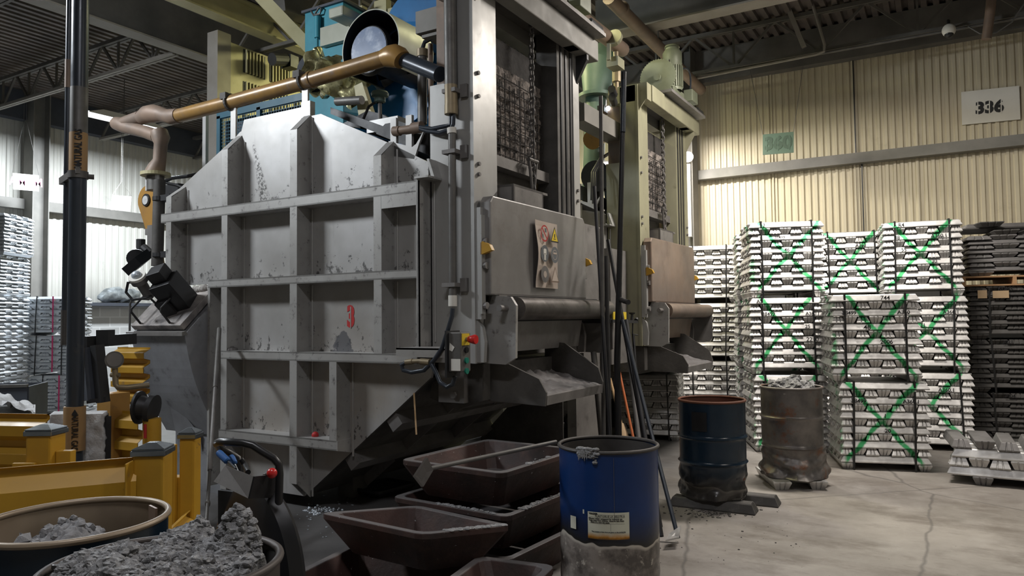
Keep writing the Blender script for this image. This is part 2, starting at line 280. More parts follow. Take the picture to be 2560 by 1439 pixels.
# ------------------------------------------------------------------ object helpers
ORG = {}
def props(o, label=None, cat=None, group=None, kind=None):
    if label: o['label'] = label
    if cat: o['category'] = cat
    if group: o['group'] = group
    if kind: o['kind'] = kind
    return o
def thing(name, label, cat, loc=(0, 0, 0), group=None):
    o = bpy.data.objects.new(name, None); COL.objects.link(o); o.location = loc; o.empty_display_size = .1
    ORG[o] = Vector(loc); return props(o, label, cat, group)
class MB:
    def __init__(s): s.v = []; s.f = []
    def add(s, vs, fs, mx=None):
        n = len(s.v); s.v += [(mx @ Vector(v)) if mx else Vector(v) for v in vs]; s.f += [tuple(i+n for i in f) for f in fs]; return s
    def box(s, x0, x1, y0, y1, z0, z1, mx=None):
        return s.add([(x0, y0, z0), (x1, y0, z0), (x1, y1, z0), (x0, y1, z0), (x0, y0, z1), (x1, y0, z1), (x1, y1, z1), (x0, y1, z1)],
                     [(0, 3, 2, 1), (4, 5, 6, 7), (0, 1, 5, 4), (1, 2, 6, 5), (2, 3, 7, 6), (3, 0, 4, 7)], mx)
    def prism(s, poly, ax, a, b):
        n = len(poly)
        def q(p, h): return (h, p[0], p[1]) if ax == 0 else ((p[0], h, p[1]) if ax == 1 else (p[0], p[1], h))
        return s.add([q(p, a) for p in poly]+[q(p, b) for p in poly], [tuple(range(n)), tuple(range(2*n-1, n-1, -1))]+[(i, (i+1) % n, (i+1) % n+n, i+n) for i in range(n)])
    def beam(s, p, q, wd, ht, up=(0, 0, 1)):
        p, q = Vector(p), Vector(q); d = (q-p); l = d.length; d.normalize(); u = Vector(up); sd = d.cross(u)
        if sd.length < 1e-4: sd = d.cross(Vector((0, 1, 0)))
        sd.normalize(); u = sd.cross(d)
        m = Matrix(((d.x, sd.x, u.x, p.x), (d.y, sd.y, u.y, p.y), (d.z, sd.z, u.z, p.z), (0, 0, 0, 1)))
        return s.box(0, l, -wd/2, wd/2, -ht/2, ht/2, m)
    def tube(s, pts, r, n=14, cap=True):
        pts = [Vector(p) for p in pts]; rs = r if isinstance(r, (list, tuple)) else [r]*len(pts); base = len(s.v); pu = None
        for i, p in enumerate(pts):
            d = (pts[min(i+1, len(pts)-1)]-pts[max(i-1, 0)]).normalized()
            if pu is None: pu = d.cross(Vector((0, 0, 1)) if abs(d.z) < .9 else Vector((1, 0, 0))).normalized()
            else: pu = (pu-d*pu.dot(d)).normalized()
            pv = d.cross(pu)
            for k in range(n):
                a = 2*math.pi*k/n; s.v.append(p+(pu*math.cos(a)+pv*math.sin(a))*rs[i])
        for i in range(len(pts)-1):
            for k in range(n):
                a = base+i*n+k; b2 = base+i*n+(k+1) % n; s.f.append((a, b2, b2+n, a+n))
        if cap: s.f.append(tuple(base+k for k in range(n))[::-1]); s.f.append(tuple(base+(len(pts)-1)*n+k for k in range(n)))
        return s
    def lathe(s, prof, c=(0, 0, 0), n=40, fn=None, close=False):
        base = len(s.v); c = Vector(c)
        for (r, z) in prof:
            for k in range(n):
                a = 2*math.pi*k/n; v = Vector((r*math.cos(a), r*math.sin(a), z))
                if fn: v = fn(v, a)
                s.v.append(c+v)
        for i in range(len(prof)-1):
            for k in range(n):
                a = base+i*n+k; b2 = base+i*n+(k+1) % n; s.f.append((a, b2, b2+n, a+n))
        if close: s.f.append(tuple(base+k for k in range(n))[::-1])
        return s
    def sphere(s, c, r, n=14, sc=(1, 1, 1), fn=None):
        pr = [(math.sin(math.pi*i/n)*1.0, -math.cos(math.pi*i/n)) for i in range(n+1)]
        pr[0] = (1e-3, -1); pr[-1] = (1e-3, 1); b0 = len(s.v); s.lathe([(a*r, z*r) for a, z in pr], (0, 0, 0), n*2)
        for i in range(b0, len(s.v)):
            v = s.v[i]; v = Vector((v.x*sc[0], v.y*sc[1], v.z*sc[2])); s.v[i] = (v+fn(v) if fn else v)+Vector(c)
        return s
    def mesh(s, name, o=Vector((0, 0, 0)), smooth=False):
        me = bpy.data.meshes.new(name); me.from_pydata([tuple(v-o) for v in s.v], [], s.f); bm = bmesh.new(); bm.from_mesh(me)
        bmesh.ops.recalc_face_normals(bm, faces=bm.faces); bm.to_mesh(me); bm.free()
        if smooth:
            for p in me.polygons: p.use_smooth = True
        return me
    def build(s, name, mat, parent=None, label=None, cat=None, group=None, kind=None, smooth=False, bev=0, o=None):
        if parent: org = ORG[parent]
        elif o is not None: org = Vector(o)
        else:
            xs = [v.x for v in s.v]; ys = [v.y for v in s.v]; org = Vector(((min(xs)+max(xs))/2, (min(ys)+max(ys))/2, min(v.z for v in s.v)))
        me = s.mesh(name, org, smooth)
        if smooth:
            try: me.set_sharp_from_angle(angle=R(38))
            except Exception: pass
        me.materials.append(M[mat] if isinstance(mat, str) else mat)
        ob = bpy.data.objects.new(name, me); COL.objects.link(ob); ORG[ob] = org
        if parent: ob.parent = parent
        else: ob.location = org
        if bev:
            bv = ob.modifiers.new('bevel', 'BEVEL'); bv.width = bev; bv.segments = 2; bv.limit_method = 'ANGLE'; bv.angle_limit = R(40)
        return props(ob, label, cat, group, kind)
# children of a thing use world coordinates of their root: root.location + local vertex
def dup(o, parent=None, off=None):
    c = o.copy(); COL.objects.link(c)
    if parent: c.parent = parent
    if off: c.location = o.location+Vector(off)
    for ch in list(o.children): dup(ch, c)
    return c
def arc(p0, p1, p2, n=8):
    p0, p1, p2 = map(Vector, (p0, p1, p2)); return [(p0*(1-t)**2+p1*2*t*(1-t)+p2*t*t) for t in [i/n for i in range(n+1)]]
def text_mesh(body, size, xdir, ydir, pos, mat, name, parent=None, ext=.001, align='CENTER', bold=0.0, wscale=1.0, **kw):
    cu = bpy.data.curves.new('t', 'FONT'); cu.body = body; cu.size = size; cu.align_x = align; cu.align_y = 'CENTER'; cu.extrude = ext; cu.offset = bold; cu.resolution_u = 3
    ob = bpy.data.objects.new('t', cu); COL.objects.link(ob); dg = bpy.context.evaluated_depsgraph_get()
    me = bpy.data.meshes.new_from_object(ob.evaluated_get(dg)); bpy.data.objects.remove(ob); me.name = name
    xd = Vector(xdir).normalized(); yd = Vector(ydir).normalized(); zd = xd.cross(yd); xd = xd*wscale
    org = ORG[parent] if parent else Vector(pos); ps = Vector(pos)-org
    me.transform(Matrix(((xd.x, yd.x, zd.x, ps.x), (xd.y, yd.y, zd.y, ps.y), (xd.z, yd.z, zd.z, ps.z), (0, 0, 0, 1))))
    me.materials.clear(); me.materials.append(M[mat]); o2 = bpy.data.objects.new(name, me); COL.objects.link(o2); ORG[o2] = org
    if parent: o2.parent = parent
    else: o2.location = org
    return props(o2, **kw)
#SECTIONS
# ================================================================== SETTING
YB, XL_, ZW, ZD = 12.9, -16.0, 5.72, 6.30
XR, YF = 6.5, -5.0
MB().box(XL_-.2, XR+.2, YF-.2, YB+.2, -.2, 0).build('floor', 'floor', kind='structure', o=(0, 0, 0))
def sheet(ax, pos, a0, a1, z0, z1, per, dep, sgn):
    """vertical ribbed sheet; ax=0 plane x=pos running in y, ax=1 plane y=pos running in x"""
    m = MB(); pr = []; a = a0; k = 0
    while a < a1:
        big = per*(.42 if k % 2 == 0 else .34)
        pr += [(a, 0), (a+big, 0), (a+big+per*.12, dep), (a+per*.88, dep)]; a += per; k += 1
    vs = []
    for (q, d) in pr:
        for z in (z0, z1): vs.append((q, pos+sgn*d, z) if ax == 1 else (pos+sgn*d, q, z))
    return m.add(vs, [(2*i, 2*i+2, 2*i+3, 2*i+1) for i in range(len(pr)-1)])
sheet(1, YB, XL_, XR, 2.05, ZD, .105, .022, -1).build('wall_back', 'beige', kind='structure')
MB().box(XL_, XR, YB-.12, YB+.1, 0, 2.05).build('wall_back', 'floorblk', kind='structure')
sheet(0, XL_, YF, YB, 2.0, ZD, .15, .018, 1).build('wall_left', 'greyw', kind='structure')
MB().box(XL_-.1, XL_+.12, YF, YB, 0, 2.0).build('wall_left', 'blocks', kind='structure', o=(0, 0, 0))
MB().box(XR, XR+.1, YF, YB, 0, ZD).build('wall_right', 'greyw', kind='structure')
MB().box(XL_, XR, YF-.1, YF, 0, ZD).build('wall_front', 'greyw', kind='structure')
m = MB(); pr = []; a = XL_; per = .165
while a < XR: pr += [(a, 0), (a+.075, 0), (a+.09, .055), (a+.15, .055)]; a += per
m.add([(x, y, ZD+z) for (x, z) in pr for y in (YF, YB)], [(2*i, 2*i+1, 2*i+3, 2*i+2) for i in range(len(pr)-1)])
m.box(XL_, XR, YF, YB, ZD+.08, ZD+.12)
m.build('ceiling', 'deck', kind='structure')
k = [0]
def trim(mb, mat, bev=0):
    k[0] += 1; return mb.build('trim_%d' % k[0], mat, kind='structure', bev=bev)
trim(MB().box(XL_+.1, XR, YB-.20, YB-.025, 4.03, 4.19), 'girt')
trim(MB().box(XL_+.02, XL_+.2, YF, YB-.2, 3.93, 4.13), 'girt')
trim(MB().box(XL_, XR, YB-.22, YB-.03, ZW, ZD), 'roofb')
trim(MB().box(XL_+.03, XL_+.25, YF, YB-.22, ZW, ZD), 'steelbl')
trim(MB().box(XL_, XL_+.38, YF, YB-.2, 2.0, 2.07), 'steelbl')          # ledge over the block base
for yy in (AX(XL_+.4, 96, 500).y, 2.2, AX(XL_+.4, 96, 500).y+6.2):      # wall columns on the left
    if yy < YB-.4: trim(MB().box(XL_+.14, XL_+.50, yy-.16, yy-.14, 0, ZD).box(XL_+.14, XL_+.50, yy+.14, yy+.16, 0, ZD).box(XL_+.30, XL_+.32, yy-.15, yy+.15, 0, ZD), 'girt')
xx = AY(12.5, 1722, 480).x
trim(MB().box(xx-.12, xx-.10, 12.35, 12.66, 0, ZD).box(xx+.10, xx+.12, 12.35, 12.66, 0, ZD).box(xx-.1, xx+.1, 12.5, 12.52, 0, ZD), 'roofb')
for px in (1930, 2134, 2290): 
    x = AY(YB, px, 300).x; trim(MB().box(x-.012, x+.012, YB-.045, YB-.022, 2.05, ZW), 'beige')
x = AY(YB, 2134, 300).x+.02; trim(MB().box(x-.008, x+.008, YB-.05, YB-.02, 4.19, ZW), 'black')
x = AY(YB, 2158, 500).x; trim(MB().box(x-.008, x+.008, YB-.05, YB-.02, 2.05, 4.03), 'black')
# roof framing
def truss(x0, x1, y, zb, zt, label, step=.95, pale=False):
    t = thing('roof_joist', label, 'roof joist', ((x0+x1)/2, y, zb))
    MB().box(x0, x1, y-.05, y-.008, zb, zb+.05).box(x0, x1, y+.008, y+.05, zb, zb+.05).build('bottom_chord', 'roofpale' if pale else 'roofb', t)
    MB().box(x0, x1, y-.06, y-.008, zt-.06, zt).box(x0, x1, y+.008, y+.06, zt-.06, zt).build('top_chord', 'roofb', t)
    m = MB(); x = x0; u = True
    while x+step/2 <= x1:
        m.beam((x, y, zb+.02 if u else zt-.02), (x+step/2, y, zt-.02 if u else zb+.02), .035, .035); x += step/2; u = not u
        if u: m.beam((x, y, zb+.02), (x, y, zt-.02), .03, .03)
    m.build('web_bars', 'roofb', t); return t
truss(-9.3, XR, 11.9, 5.62, 6.28, 'dark open web roof joist running along the beige ribbed wall', 1.3)
truss(-9.3, XR, 7.4, 5.62, 6.28, 'dark open web roof joist crossing above the second furnace hoist', 1.3)
truss(XL_+.3, -9.75, 6.75, 5.60, 6.15, 'open web roof joist ending at the deep beam, nearest the dark gas pipe', .9, True)
truss(XL_+.3, -9.75, 9.1, 5.60, 6.15, 'open web roof joist above the lit tube lamp on the left', .9, True)
truss(XL_+.3, -9.75, 4.5, 5.60, 6.15, 'open web roof joist at the top left corner of the view', .9)
truss(XL_+.3, -9.75, 11.4, 5.60, 6.15, 'farthest open web roof joist, low over the grey left wall', .9)
def ibeam(p, q, w_, h, mat, name, label, fm=None, cat='roof beam'):
    t = thing(name, label, cat, ((p[0]+q[0])/2, (p[1]+q[1])/2, p[2]))
    z = p[2]; d = Vector(q)-Vector(p)
    MB().beam((p[0], p[1], z+.012), (q[0], q[1], z+.012), w_, .024).build('bottom_flange', fm or mat, t)
    MB().beam((p[0], p[1], z+h/2), (q[0], q[1], z+h/2), .014, h-.04).build('web', mat, t)
    MB().beam((p[0], p[1], z+h-.012), (q[0], q[1], z+h-.012), w_, .024).build('top_flange', mat, t); return t
ibeam((-9.55, YF, 5.6), (-9.55, YB-.3, 5.6), .26, .68, 'roofb', 'roof_beam', 'deep dark roof beam crossing the upper left with a pale bottom flange', 'roofpale')
ibeam((-4.2, 9.6, 5.62), (XR, 9.6, 5.62), .28, .6, 'roofb', 'roof_beam', 'deep dark roof beam across the top right above the wall joist', 'roofpale')
a = AZ(5.75, 520, 30); c = AZ(5.75, 770, 140)
xq = (a.x+c.x)/2
ibeam((xq, YF+2, 5.75), (xq, YB-2.5, 5.75), .22, .36, 'cream', 'crane_beam', 'dull yellow beam running back above the louvred cabinet', cat='beam')
MB().beam(AD(640, -20, 9.3), AD(782, 128, 9.3), .12, .16).build('diagonal_brace', 'cream', label='dull yellow diagonal brace sloping down to the turquoise tower', cat='brace')
MB().beam(AX(xq+.5, 690, -14), AX(xq+.5, 800, 20), .3, .5).build('roof_box_beam', 'roofb', label='brown box beam at the top edge left of the turquoise tower', cat='beam')
# conduits and pipes under the roof
zc = 5.58
p0 = AY(11.8, 1728, 192); p1 = AY(11.8, 2520, 43)
MB().tube([p0, (p1.x+3, 11.8, p0.z)], .022, 8).build('roof_conduit', 'conduit', label='long thin grey conduit clipped under the wall joist', cat='conduit')
MB().tube([AY(11.75, 2022, -20), AY(11.75, 2062, 112), AY(11.75, 2060, 128), AY(11.75, 2040, 136), AY(11.75, 1740, 196)], .022, 8).build('bent_conduit', 'roofpale', label='grey conduit dropping from the roof and bending left under the joist', cat='conduit')
pe = AZ(5.46, 1753, 225); ps = AX(pe.x, 1522, -6)
MB().tube([ps, pe], .085, 16).tube([AX(pe.x, 1552, 20), AX(pe.x, 1556, 24)], .1, 16).build('overhead_pipe', 'brpipe', label='long brown overhead pipe running back to the top of the ribbed wall', cat='pipe', smooth=True)
MB().tube([AY(11.6, 2478, 0), AY(11.6, 2474, 40), AY(11.6, 2466, 98)], .06, 12).build('drop_pipe', 'brpipe', label='short reddish pipe hanging at the top right of the wall', cat='pipe', smooth=True)
MB().tube([AY(11.6, 2420, 66), AY(11.6, 2450, 84), AY(11.6, 2490, 82), AY(11.6, 2530, 55), AY(11.6, 2560, 10)], .01, 6).build('loose_cable', 'conduit', label='thin loose cable sagging right of the white dome camera', cat='cable')
MB().beam(AY(11.8, 1962, 0), AY(11.8, 2010, 118), .07, .07).build('hanger_strut', 'roofpale', label='pale strut hanging down from the roof left of the bent conduit', cat='strut')
cpt = AY(11.5, 2372, 76)
t = thing('dome_camera', 'white dome security camera hanging under the joist near the 336 sign', 'security camera', tuple(cpt))
MB().sphere(cpt, .085, 10, (1, 1, 1.05)).build('housing', 'white', t, smooth=True)
MB().tube([cpt+Vector((0, 0, .07)), cpt+Vector((0, .1, .17)), (cpt.x, 11.84, 5.6)], .02, 8).build('bracket', 'black', t)
MB().sphere(cpt+Vector((0, -.01, -.05)), .06, 8).build('lens_dome', 'black', t, smooth=True)
# signs
def plate(pts, th):
    pts = [Vector(p) for p in pts]; n = (pts[1]-pts[0]).cross(pts[2]-pts[0]).normalized()
    if n.dot(CAM-pts[0]) < 0: n = -n
    return MB().add([p for p in pts]+[p-n*th for p in pts], [(0, 1, 2, 3), (7, 6, 5, 4), (0, 4, 5, 1), (1, 5, 6, 2), (2, 6, 7, 3), (3, 7, 4, 0)]), n
def sign(name, corners, plane, mat, label, cat, txt=None, tm='marker', size=.2, hang=None, bold=.004, ws=1.0, off=(0, 0), gaps=True):
    P = [on(plane[0], plane[1], *c_) for c_ in corners]; m, n = plate(P, .012); ce = sum(P, Vector())/4
    t = thing(name, label, cat, tuple(ce)); m.build('board', mat, t)
    if txt:
        xd = (P[1]-P[0]).normalized(); yd = n.cross(xd); ps = ce+xd*off[0]+yd*off[1]+n*.0025
        text_mesh(txt, size, xd, yd, ps, tm, 'lettering', t, .0012, bold=bold, wscale=ws)
        if gaps:
            m = MB(); nn = len(txt); wd = size*.62*ws
            for i in range(nn):
                cc = ps+xd*((i-(nn-1)/2)*wd)+n*.0016
                m.beam(cc-yd*size*.42, cc+yd*size*.42, .013, .001, n)
            m.build('stencil_gaps', mat, t)
    if hang:
        m = MB()
        for (i, hp) in hang:
            e_ = on(plane[0], plane[1], *hp); m.tube([P[i]+n*.003, e_, (e_.x, e_.y, max(e_.z+.02, ZD if plane[0] == 0 else 5.64))], .004, 5)
        m.build('hanging_wires', 'conduit', t)
    return t
sign('bay_sign', [(2403, 230), (2548, 214), (2551, 298), (2405, 312)], (1, YB-.06), 'white', 'large white board stencilled 336 on the ribbed wall', 'sign', '336', size=.235, off=(-.01, -.03), bold=.012)
sign('bay_sign', [(1907, 336), (1984, 329), (1984, 381), (1907, 387)], (1, 11.9), 'signgreen', 'small green board faintly marked 360 hanging on two wires', 'sign', '360', 'greendk', size=.27, hang=[(0, (1875, 172)), (1, (2010, 148))], bold=.012)
sign('bay_sign', [(31, 432), (97, 438), (97, 478), (33, 473)], (0, -15.0), 'white', 'white board with pink letters hanging by the left column', 'sign', 'AM2M', 'pink', size=.22, hang=[(0, (60, 300)), (1, (66, 300))], bold=.006)
sign('bay_sign', [(281, 487), (329, 491), (325, 528), (277, 524)], (0, -14.4), 'white', 'small blank white board hanging left of the orange lug plate', 'sign', hang=[(0, (303, 455)), (1, (306, 455))])
# lamps
def lamp(x, y, z, sx, sy, nm, warm, tg):
    t = thing('high_bay_lamp', 'white ceiling lamp '+nm, 'lamp', (0, 0, 0)); ORG[t] = Vector((0, 0, 0))
    MB().add([(-sx/2, -sy/2, 0), (sx/2, -sy/2, 0), (sx/2, sy/2, 0), (-sx/2, sy/2, 0), (-sx*.4, -sy*.3, .12), (sx*.4, -sy*.3, .12), (sx*.4, sy*.3, .12), (-sx*.4, sy*.3, .12)],
             [(4, 5, 6, 7), (0, 1, 5, 4), (1, 2, 6, 5), (2, 3, 7, 6), (3, 0, 4, 7)]).build('reflector', 'white', t)
    for i in (-1, 1):
        if sx > sy: MB().tube([(-sx*.46, i*sy*.2, .03), (sx*.46, i*sy*.2, .03)], .018, 8).build('tube', 'tubew' if warm else 'tube', t)
        else: MB().tube([(i*sx*.2, -sy*.46, .03), (i*sx*.2, sy*.46, .03)], .018, 8).build('tube', 'tubew' if warm else 'tube', t)
    rot = aim((x, y, z), tg) if tg else None; upv = Vector((0, 0, ZD-z))
    if rot: upv = rot.inverted() @ upv; t.rotation_euler = rot.to_euler()
    MB().tube([(0, 0, .11), upv], .008, 6).build('hanger', 'conduit', t); t.location = (x, y, z)
for (x, y, z, sx, sy, wt, c_, nm, tg) in LAMPS: lamp(x, y, z, sx, sy, nm, c_[2] < .9, tg)
# ================================================================== MELTING FURNACE (built once, copied)
YP, YO = 4.6, 4.44                      # side plate plane, outer face of the stiffeners
def PX(px, py, y=YP): v = AY(y, px, py); return (v.x, v.z)
tip = (-4.81, .11)
outline = [tip, (-3.45, 1.17), (-3.43, 1.25), (-3.43, 2.72), (-3.46, 2.75), (-3.46, 2.86), (-3.85, 3.06), (-4.62, 3.42), (-4.78, 3.42), (-5.66, 3.41), (-5.74, 3.36), (-6.75, 2.87), (-6.75, 1.99), (-5.90, 1.99), (-5.90, .11)]
YQ = 6.75                               # far side of the vessel
F = thing('melting_furnace', 'silver grey furnace with a ribbed side plate stencilled 3, nearest the camera', 'furnace', (-4.6, 5.6, 0), 'melting furnaces')
MB().prism(outline, 1, YP, YP+.03).build('side_plate', 'panel', F)
MB().prism([(a-.0, b_+.0) for a, b_ in outline], 1, YQ-.03, YQ).build('side_plate', 'panel', F)
ins = [(-4.78, .2), (-3.5, 1.2), (-3.5, 2.8), (-4.6, 3.36), (-5.7, 3.36), (-6.68, 2.86), (-6.68, 2.05), (-5.84, 2.05), (-5.84, .2)]
MB().prism(ins, 1, YP+.03, YQ-.03).build('vessel', 'dustst', F)
# roof lip seen above the side plate
MB().prism([(-5.66, 3.41), (-4.86, 3.42), (-4.86, 3.52), (-5.62, 3.52)], 1, YP+.01, YP+.05).prism([(-4.86, 3.4), (-4.75, 3.4), (-4.75, 3.56), (-4.86, 3.56)], 1, YP-.0, YP+.06).build('roof_lip', 'panel', F)
# sloping roof channels (dark, right of the ridge)
m = MB()
for (a0, a1) in (((-4.75, 3.50), (-3.62, 2.98)),):
    m.prism([a0, a1, (a1[0], a1[1]+.10), (a0[0], a0[1]+.06)], 1, YP+.25, YQ-.1)
m.prism([(-4.72, 3.42), (-4.3, 3.3), (-3.55, 2.95), (-3.55, 3.08), (-4.25, 3.45), (-4.4, 3.50)], 1, YP+.35, YP+.42)
m.prism([(-4.1, 3.2), (-3.55, 2.95), (-3.55, 3.15), (-3.85, 3.27), (-4.0, 3.27)], 1, YP+.12, YP+.16)
m.build('roof_channels', 'dark', F)
MB().box(-3.86, -3.80, YP+.02, YP+.05, 3.0, 3.27).box(-3.70, -3.64, YP+.02, YP+.05, 2.93, 3.27).prism([(-3.9, 2.97), (-3.6, 2.9), (-3.55, 3.02), (-3.5, 3.12), (-3.58, 3.02), (-3.62, 3.0), (-3.86, 3.08)], 1, YP, YP+.02).build('roof_clips', 'panel', F)
# vertical stiffeners: flange face at YO, web back to the plate
def vrib(xf0, xf1, z0, z1, cut_top=.12, cut_bot=0, webside=1, mat='rib'):
    m = MB(); xw = xf1 if webside > 0 else xf0; g = -.012*webside
    m.box(xf0, xf1, YO, YO+.012, z0+(cut_bot and .14), z1-cut_top)
    w0, w1 = min(xw, xw+g), max(xw, xw+g)
    poly = [(YO+.012, z0+(.14 if cut_bot else 0)), (YP, z0), (YP, z1), (YO+.012, z1-cut_top)]
    m.prism(poly, 0, w0, w1)
    # second web behind the left edge (box section)
    m.prism(poly, 0, xf0, xf0+.012)
    if cut_top: m.add([(xf0, YO, z1-cut_top), (xf1, YO, z1-cut_top), (xf1, YP, z1), (xf0, YP, z1)], [(0, 1, 2, 3)])
    return m.build('stiffener', mat, F)
def hrib(x0, x1, z0, z1):
    return MB().box(x0, x1, YO, YO+.012, z0, z1).box(x0, x1, YO, YP, z1-.012, z1).box(x0, x1, YO, YP, z0, z0+.012).build('stiffener', 'rib', F)
def weld(x, z0, z1, r=.010): return MB().tube([(x, YP-.004, z0), (x, YP-.004, z1)], r, 6)
HL = [(2.60, 2.69), (1.94, 2.01), (1.285, 1.36), (.565, .645)]
segs = [(2.69, None), (2.01, 2.60), (1.36, 1.94), (.645, 1.285), (None, .565)]
for (x0, x1, top, bot, wx) in ((-4.825, -4.74, 3.43, .11, -4.72), (-5.715, -5.635, 3.37, .11, -5.60)):
    tops = {0: top}
    for i, (a, b_) in enumerate(segs):
        if a is None: a = bot; vrib(x0, x1, a, b_, 0, 1 if x0 > -5 else 0)
        elif b_ is None: vrib(x0, x1, a, top, .16)
        else: vrib(x0, x1, a, b_, 0)
vrib(-3.885, -3.805, 2.69, 3.07, .14); vrib(-3.885, -3.805, 2.01, 2.60, 0); vrib(-3.885, -3.805, 1.36, 1.94, 0)
vrib(-6.54, -6.46, 2.69, 2.97, .12); vrib(-6.54, -6.46, 1.99, 2.60, 0)
vrib(-4.365, -4.285, .645, 1.285, 0)
m = MB().box(-3.46, -3.44, YO, YO+.02, 1.36, 2.69).box(-3.452, -3.44, YO, YP, 1.36, 2.72).box(-3.46, -3.40, YO, YP, 1.34, 1.36); m.build('stiffener', 'rib', F)
MB().box(-3.46, -3.33, YO-.02, YP, 2.70, 2.715).build('bracket_shelf', 'rib', F); MB().box(-3.42, -3.30, YO-.04, YP, 1.40, 1.415).build('bracket_shelf', 'rib', F)
MB().prism([(-3.36, 2.715), (-3.33, 2.715), (-3.38, 2.86), (-3.40, 2.86)], 1, YO+.06, YP).build('bracket_gusset', 'rib', F)
hrib(-6.62, -3.46, *HL[0]); MB().box(-3.81, -3.46, YO, YO+.012, 2.50, 2.60).build('stiffener', 'rib', F)
hrib(-6.46 if 0 else -5.90, -3.46, *HL[1]); hrib(-5.715, -3.46, *HL[2]); hrib(-5.74, -4.285, *HL[3])
MB().prism([(YO, .565), (YO, .645), (YP, .645+.0), (YP, .53)], 0, -4.285, -4.275).build('stiffener_end', 'rib', F)
MB().box(-5.93, -5.90, YO+.02, YP, .11, 1.99).build('corner_bar', 'rib', F)
for x, z0, z1 in ((-4.715, .12, .56), (-4.715, .65, 1.28), (-4.715, 1.37, 1.93), (-4.715, 2.02, 2.59), (-4.715, 2.7, 3.4), (-5.59, .15, .56), (-5.59, .65, 1.28), (-5.59, 1.37, 1.93), (-5.59, 2.02, 2.59), (-5.59, 2.7, 3.3),
                  (-3.77, 1.37, 1.93), (-3.77, 2.02, 2.5), (-3.77, 2.7, 3.0), (-4.25, .5, 1.28), (-3.40, 1.45, 2.68), (-6.42, 2.02, 2.59), (-6.42, 2.7, 2.93)): MB().tube([(x, YP-.003, z0), (x, YP-.003, z1)], .009, 6).build('weld_bead', 'post', F)
# the belly: stiffeners across the sloping underside
def slope(tt, dn=0): # point on the sloping underside, tt 0 at tip, 1 at the throat
    x = -4.81+1.36*tt; z = .11+1.06*tt; return (x+dn*.615, z-dn*.788)
m = MB()
m.add([(slope(0)[0], YP, slope(0)[1]), (slope(0)[0], YQ, slope(0)[1]), (slope(1)[0], YQ, slope(1)[1]), (slope(1)[0], YP, slope(1)[1])], [(0, 1, 2, 3)])
m.build('sloping_hearth_plate', 'sooty', F)
for tt in (.33, .66):
    a = slope(tt); b_ = slope(tt, .11); c_ = slope(tt+.07, .11); d_ = slope(tt+.07)
    MB().prism([a, b_, c_, d_], 1, YP+.02, YQ).build('hearth_stiffener', 'dustst', F)
for tt in (.05, .4, .73): 
    for y in (5.25, 6.0):
        a = slope(tt); c_ = slope(tt+.24); b_ = slope(tt, .10); d_ = slope(tt+.24, .10); MB().prism([a, c_, d_, b_], 1, y, y+.012).build('hearth_gusset', 'dustst', F)
for y in (YP+.5, YQ-.45): MB().box(-5.75, -5.55, y, y+.2, 0, .3).build('foot', 'sooty', F)
for y in (YP+.5, YQ-.45): MB().box(-4.9, -4.72, y, y+.2, 0, .3).build('foot', 'sooty', F)
# throat block under the door
MB().prism([(-3.5, 1.28), (-3.05, 1.28), (-3.05, 1.0), (-3.28, .92), (-3.55, 1.0)], 1, YP+.12, YQ-.2).build('throat', 'sooty', F)
MB().box(-3.42, -3.18, YP+.06, YP+.12, .98, 1.30).build('throat_bracket', 'dustst', F)
for z in (1.04, 1.22): MB().tube([(-3.27, YP+.04, z), (-3.27, YP+.07, z)], .028, 6).build('throat_bolt', 'dustst', F)
# leg frame on the far side
MB().box(-3.35, -3.28, 6.86, 6.93, 0, 1.3).build('leg', 'cream', F)
MB().prism([(-3.45, 1.25), (-3.36, 1.25), (-3.36, .0), (-4.35, 0), (-4.35, .35)], 1, YQ-.06, YQ-.04).build('far_gusset', 'sooty', F)
# door frame posts
def post(y0, mat, top):
    m = MB().box(-3.25, -3.035, y0, y0+.34, 1.29, top); m.build('post', mat, F)
    MB().box(-3.05, -3.02, y0-.02, y0+.10, 1.29, top).build('post_flange', mat, F)
post(YP, 'post', 4.36); 
MB().box(-3.44, -3.25, YP, YP+.02, 1.29, 3.46).build('frame_plate', 'post', F)
MB().box(-3.44, -3.26, YP+.02, YP+.3, 1.29, 3.40).build('frame_core', 'dark', F)
MB().box(-3.46, -3.30, YP+.12, YP+.30, 3.4, 4.3).build('rear_post', 'brpipe', F)
y0 = 6.02
MB().box(-3.25, -3.035, y0, y0+.40, 2.55, 4.34).build('post', 'sooty', F)
MB().box(-3.05, -3.02, y0+.31, y0+.44, 2.3, 4.2).build('post_flange', 'post', F)
for yy in (y0+.06, y0+.16, y0+.26): MB().box(-3.035, -3.025, yy, yy+.03, 2.55, 4.2).build('guide_strip', 'dark', F)
MB().box(-3.25, -3.04, y0+.2, YQ-.1, 1.29, 2.55).build('post_base', 'dustst', F)
for z in (1.42, 1.50, 2.72, 2.80, 3.32, 3.5): MB().tube([(-3.02, YP+.04, z), (-3.0, YP+.04, z)], .016, 6).build('bolt', 'dustst', F)
for z in (2.75, 2.85): MB().tube([(-3.02, y0+.37, z), (-3.0, y0+.37, z)], .016, 6).build('bolt', 'dustst', F)
# back plate behind the door, sill and dark slots
MB().box(-3.42, -3.30, YP+.30, y0+.05, 2.3, 3.02).build('door_back_plate', 'dustst', F)
MB().box(-3.30, -3.29, YP+.42, YP+.62, 2.62, 2.80).build('slot', 'black', F)
MB().box(-3.42, -3.26, y0+.1, y0+.3, 2.5, 3.0).build('pale_duct', 'hotdoor', F)
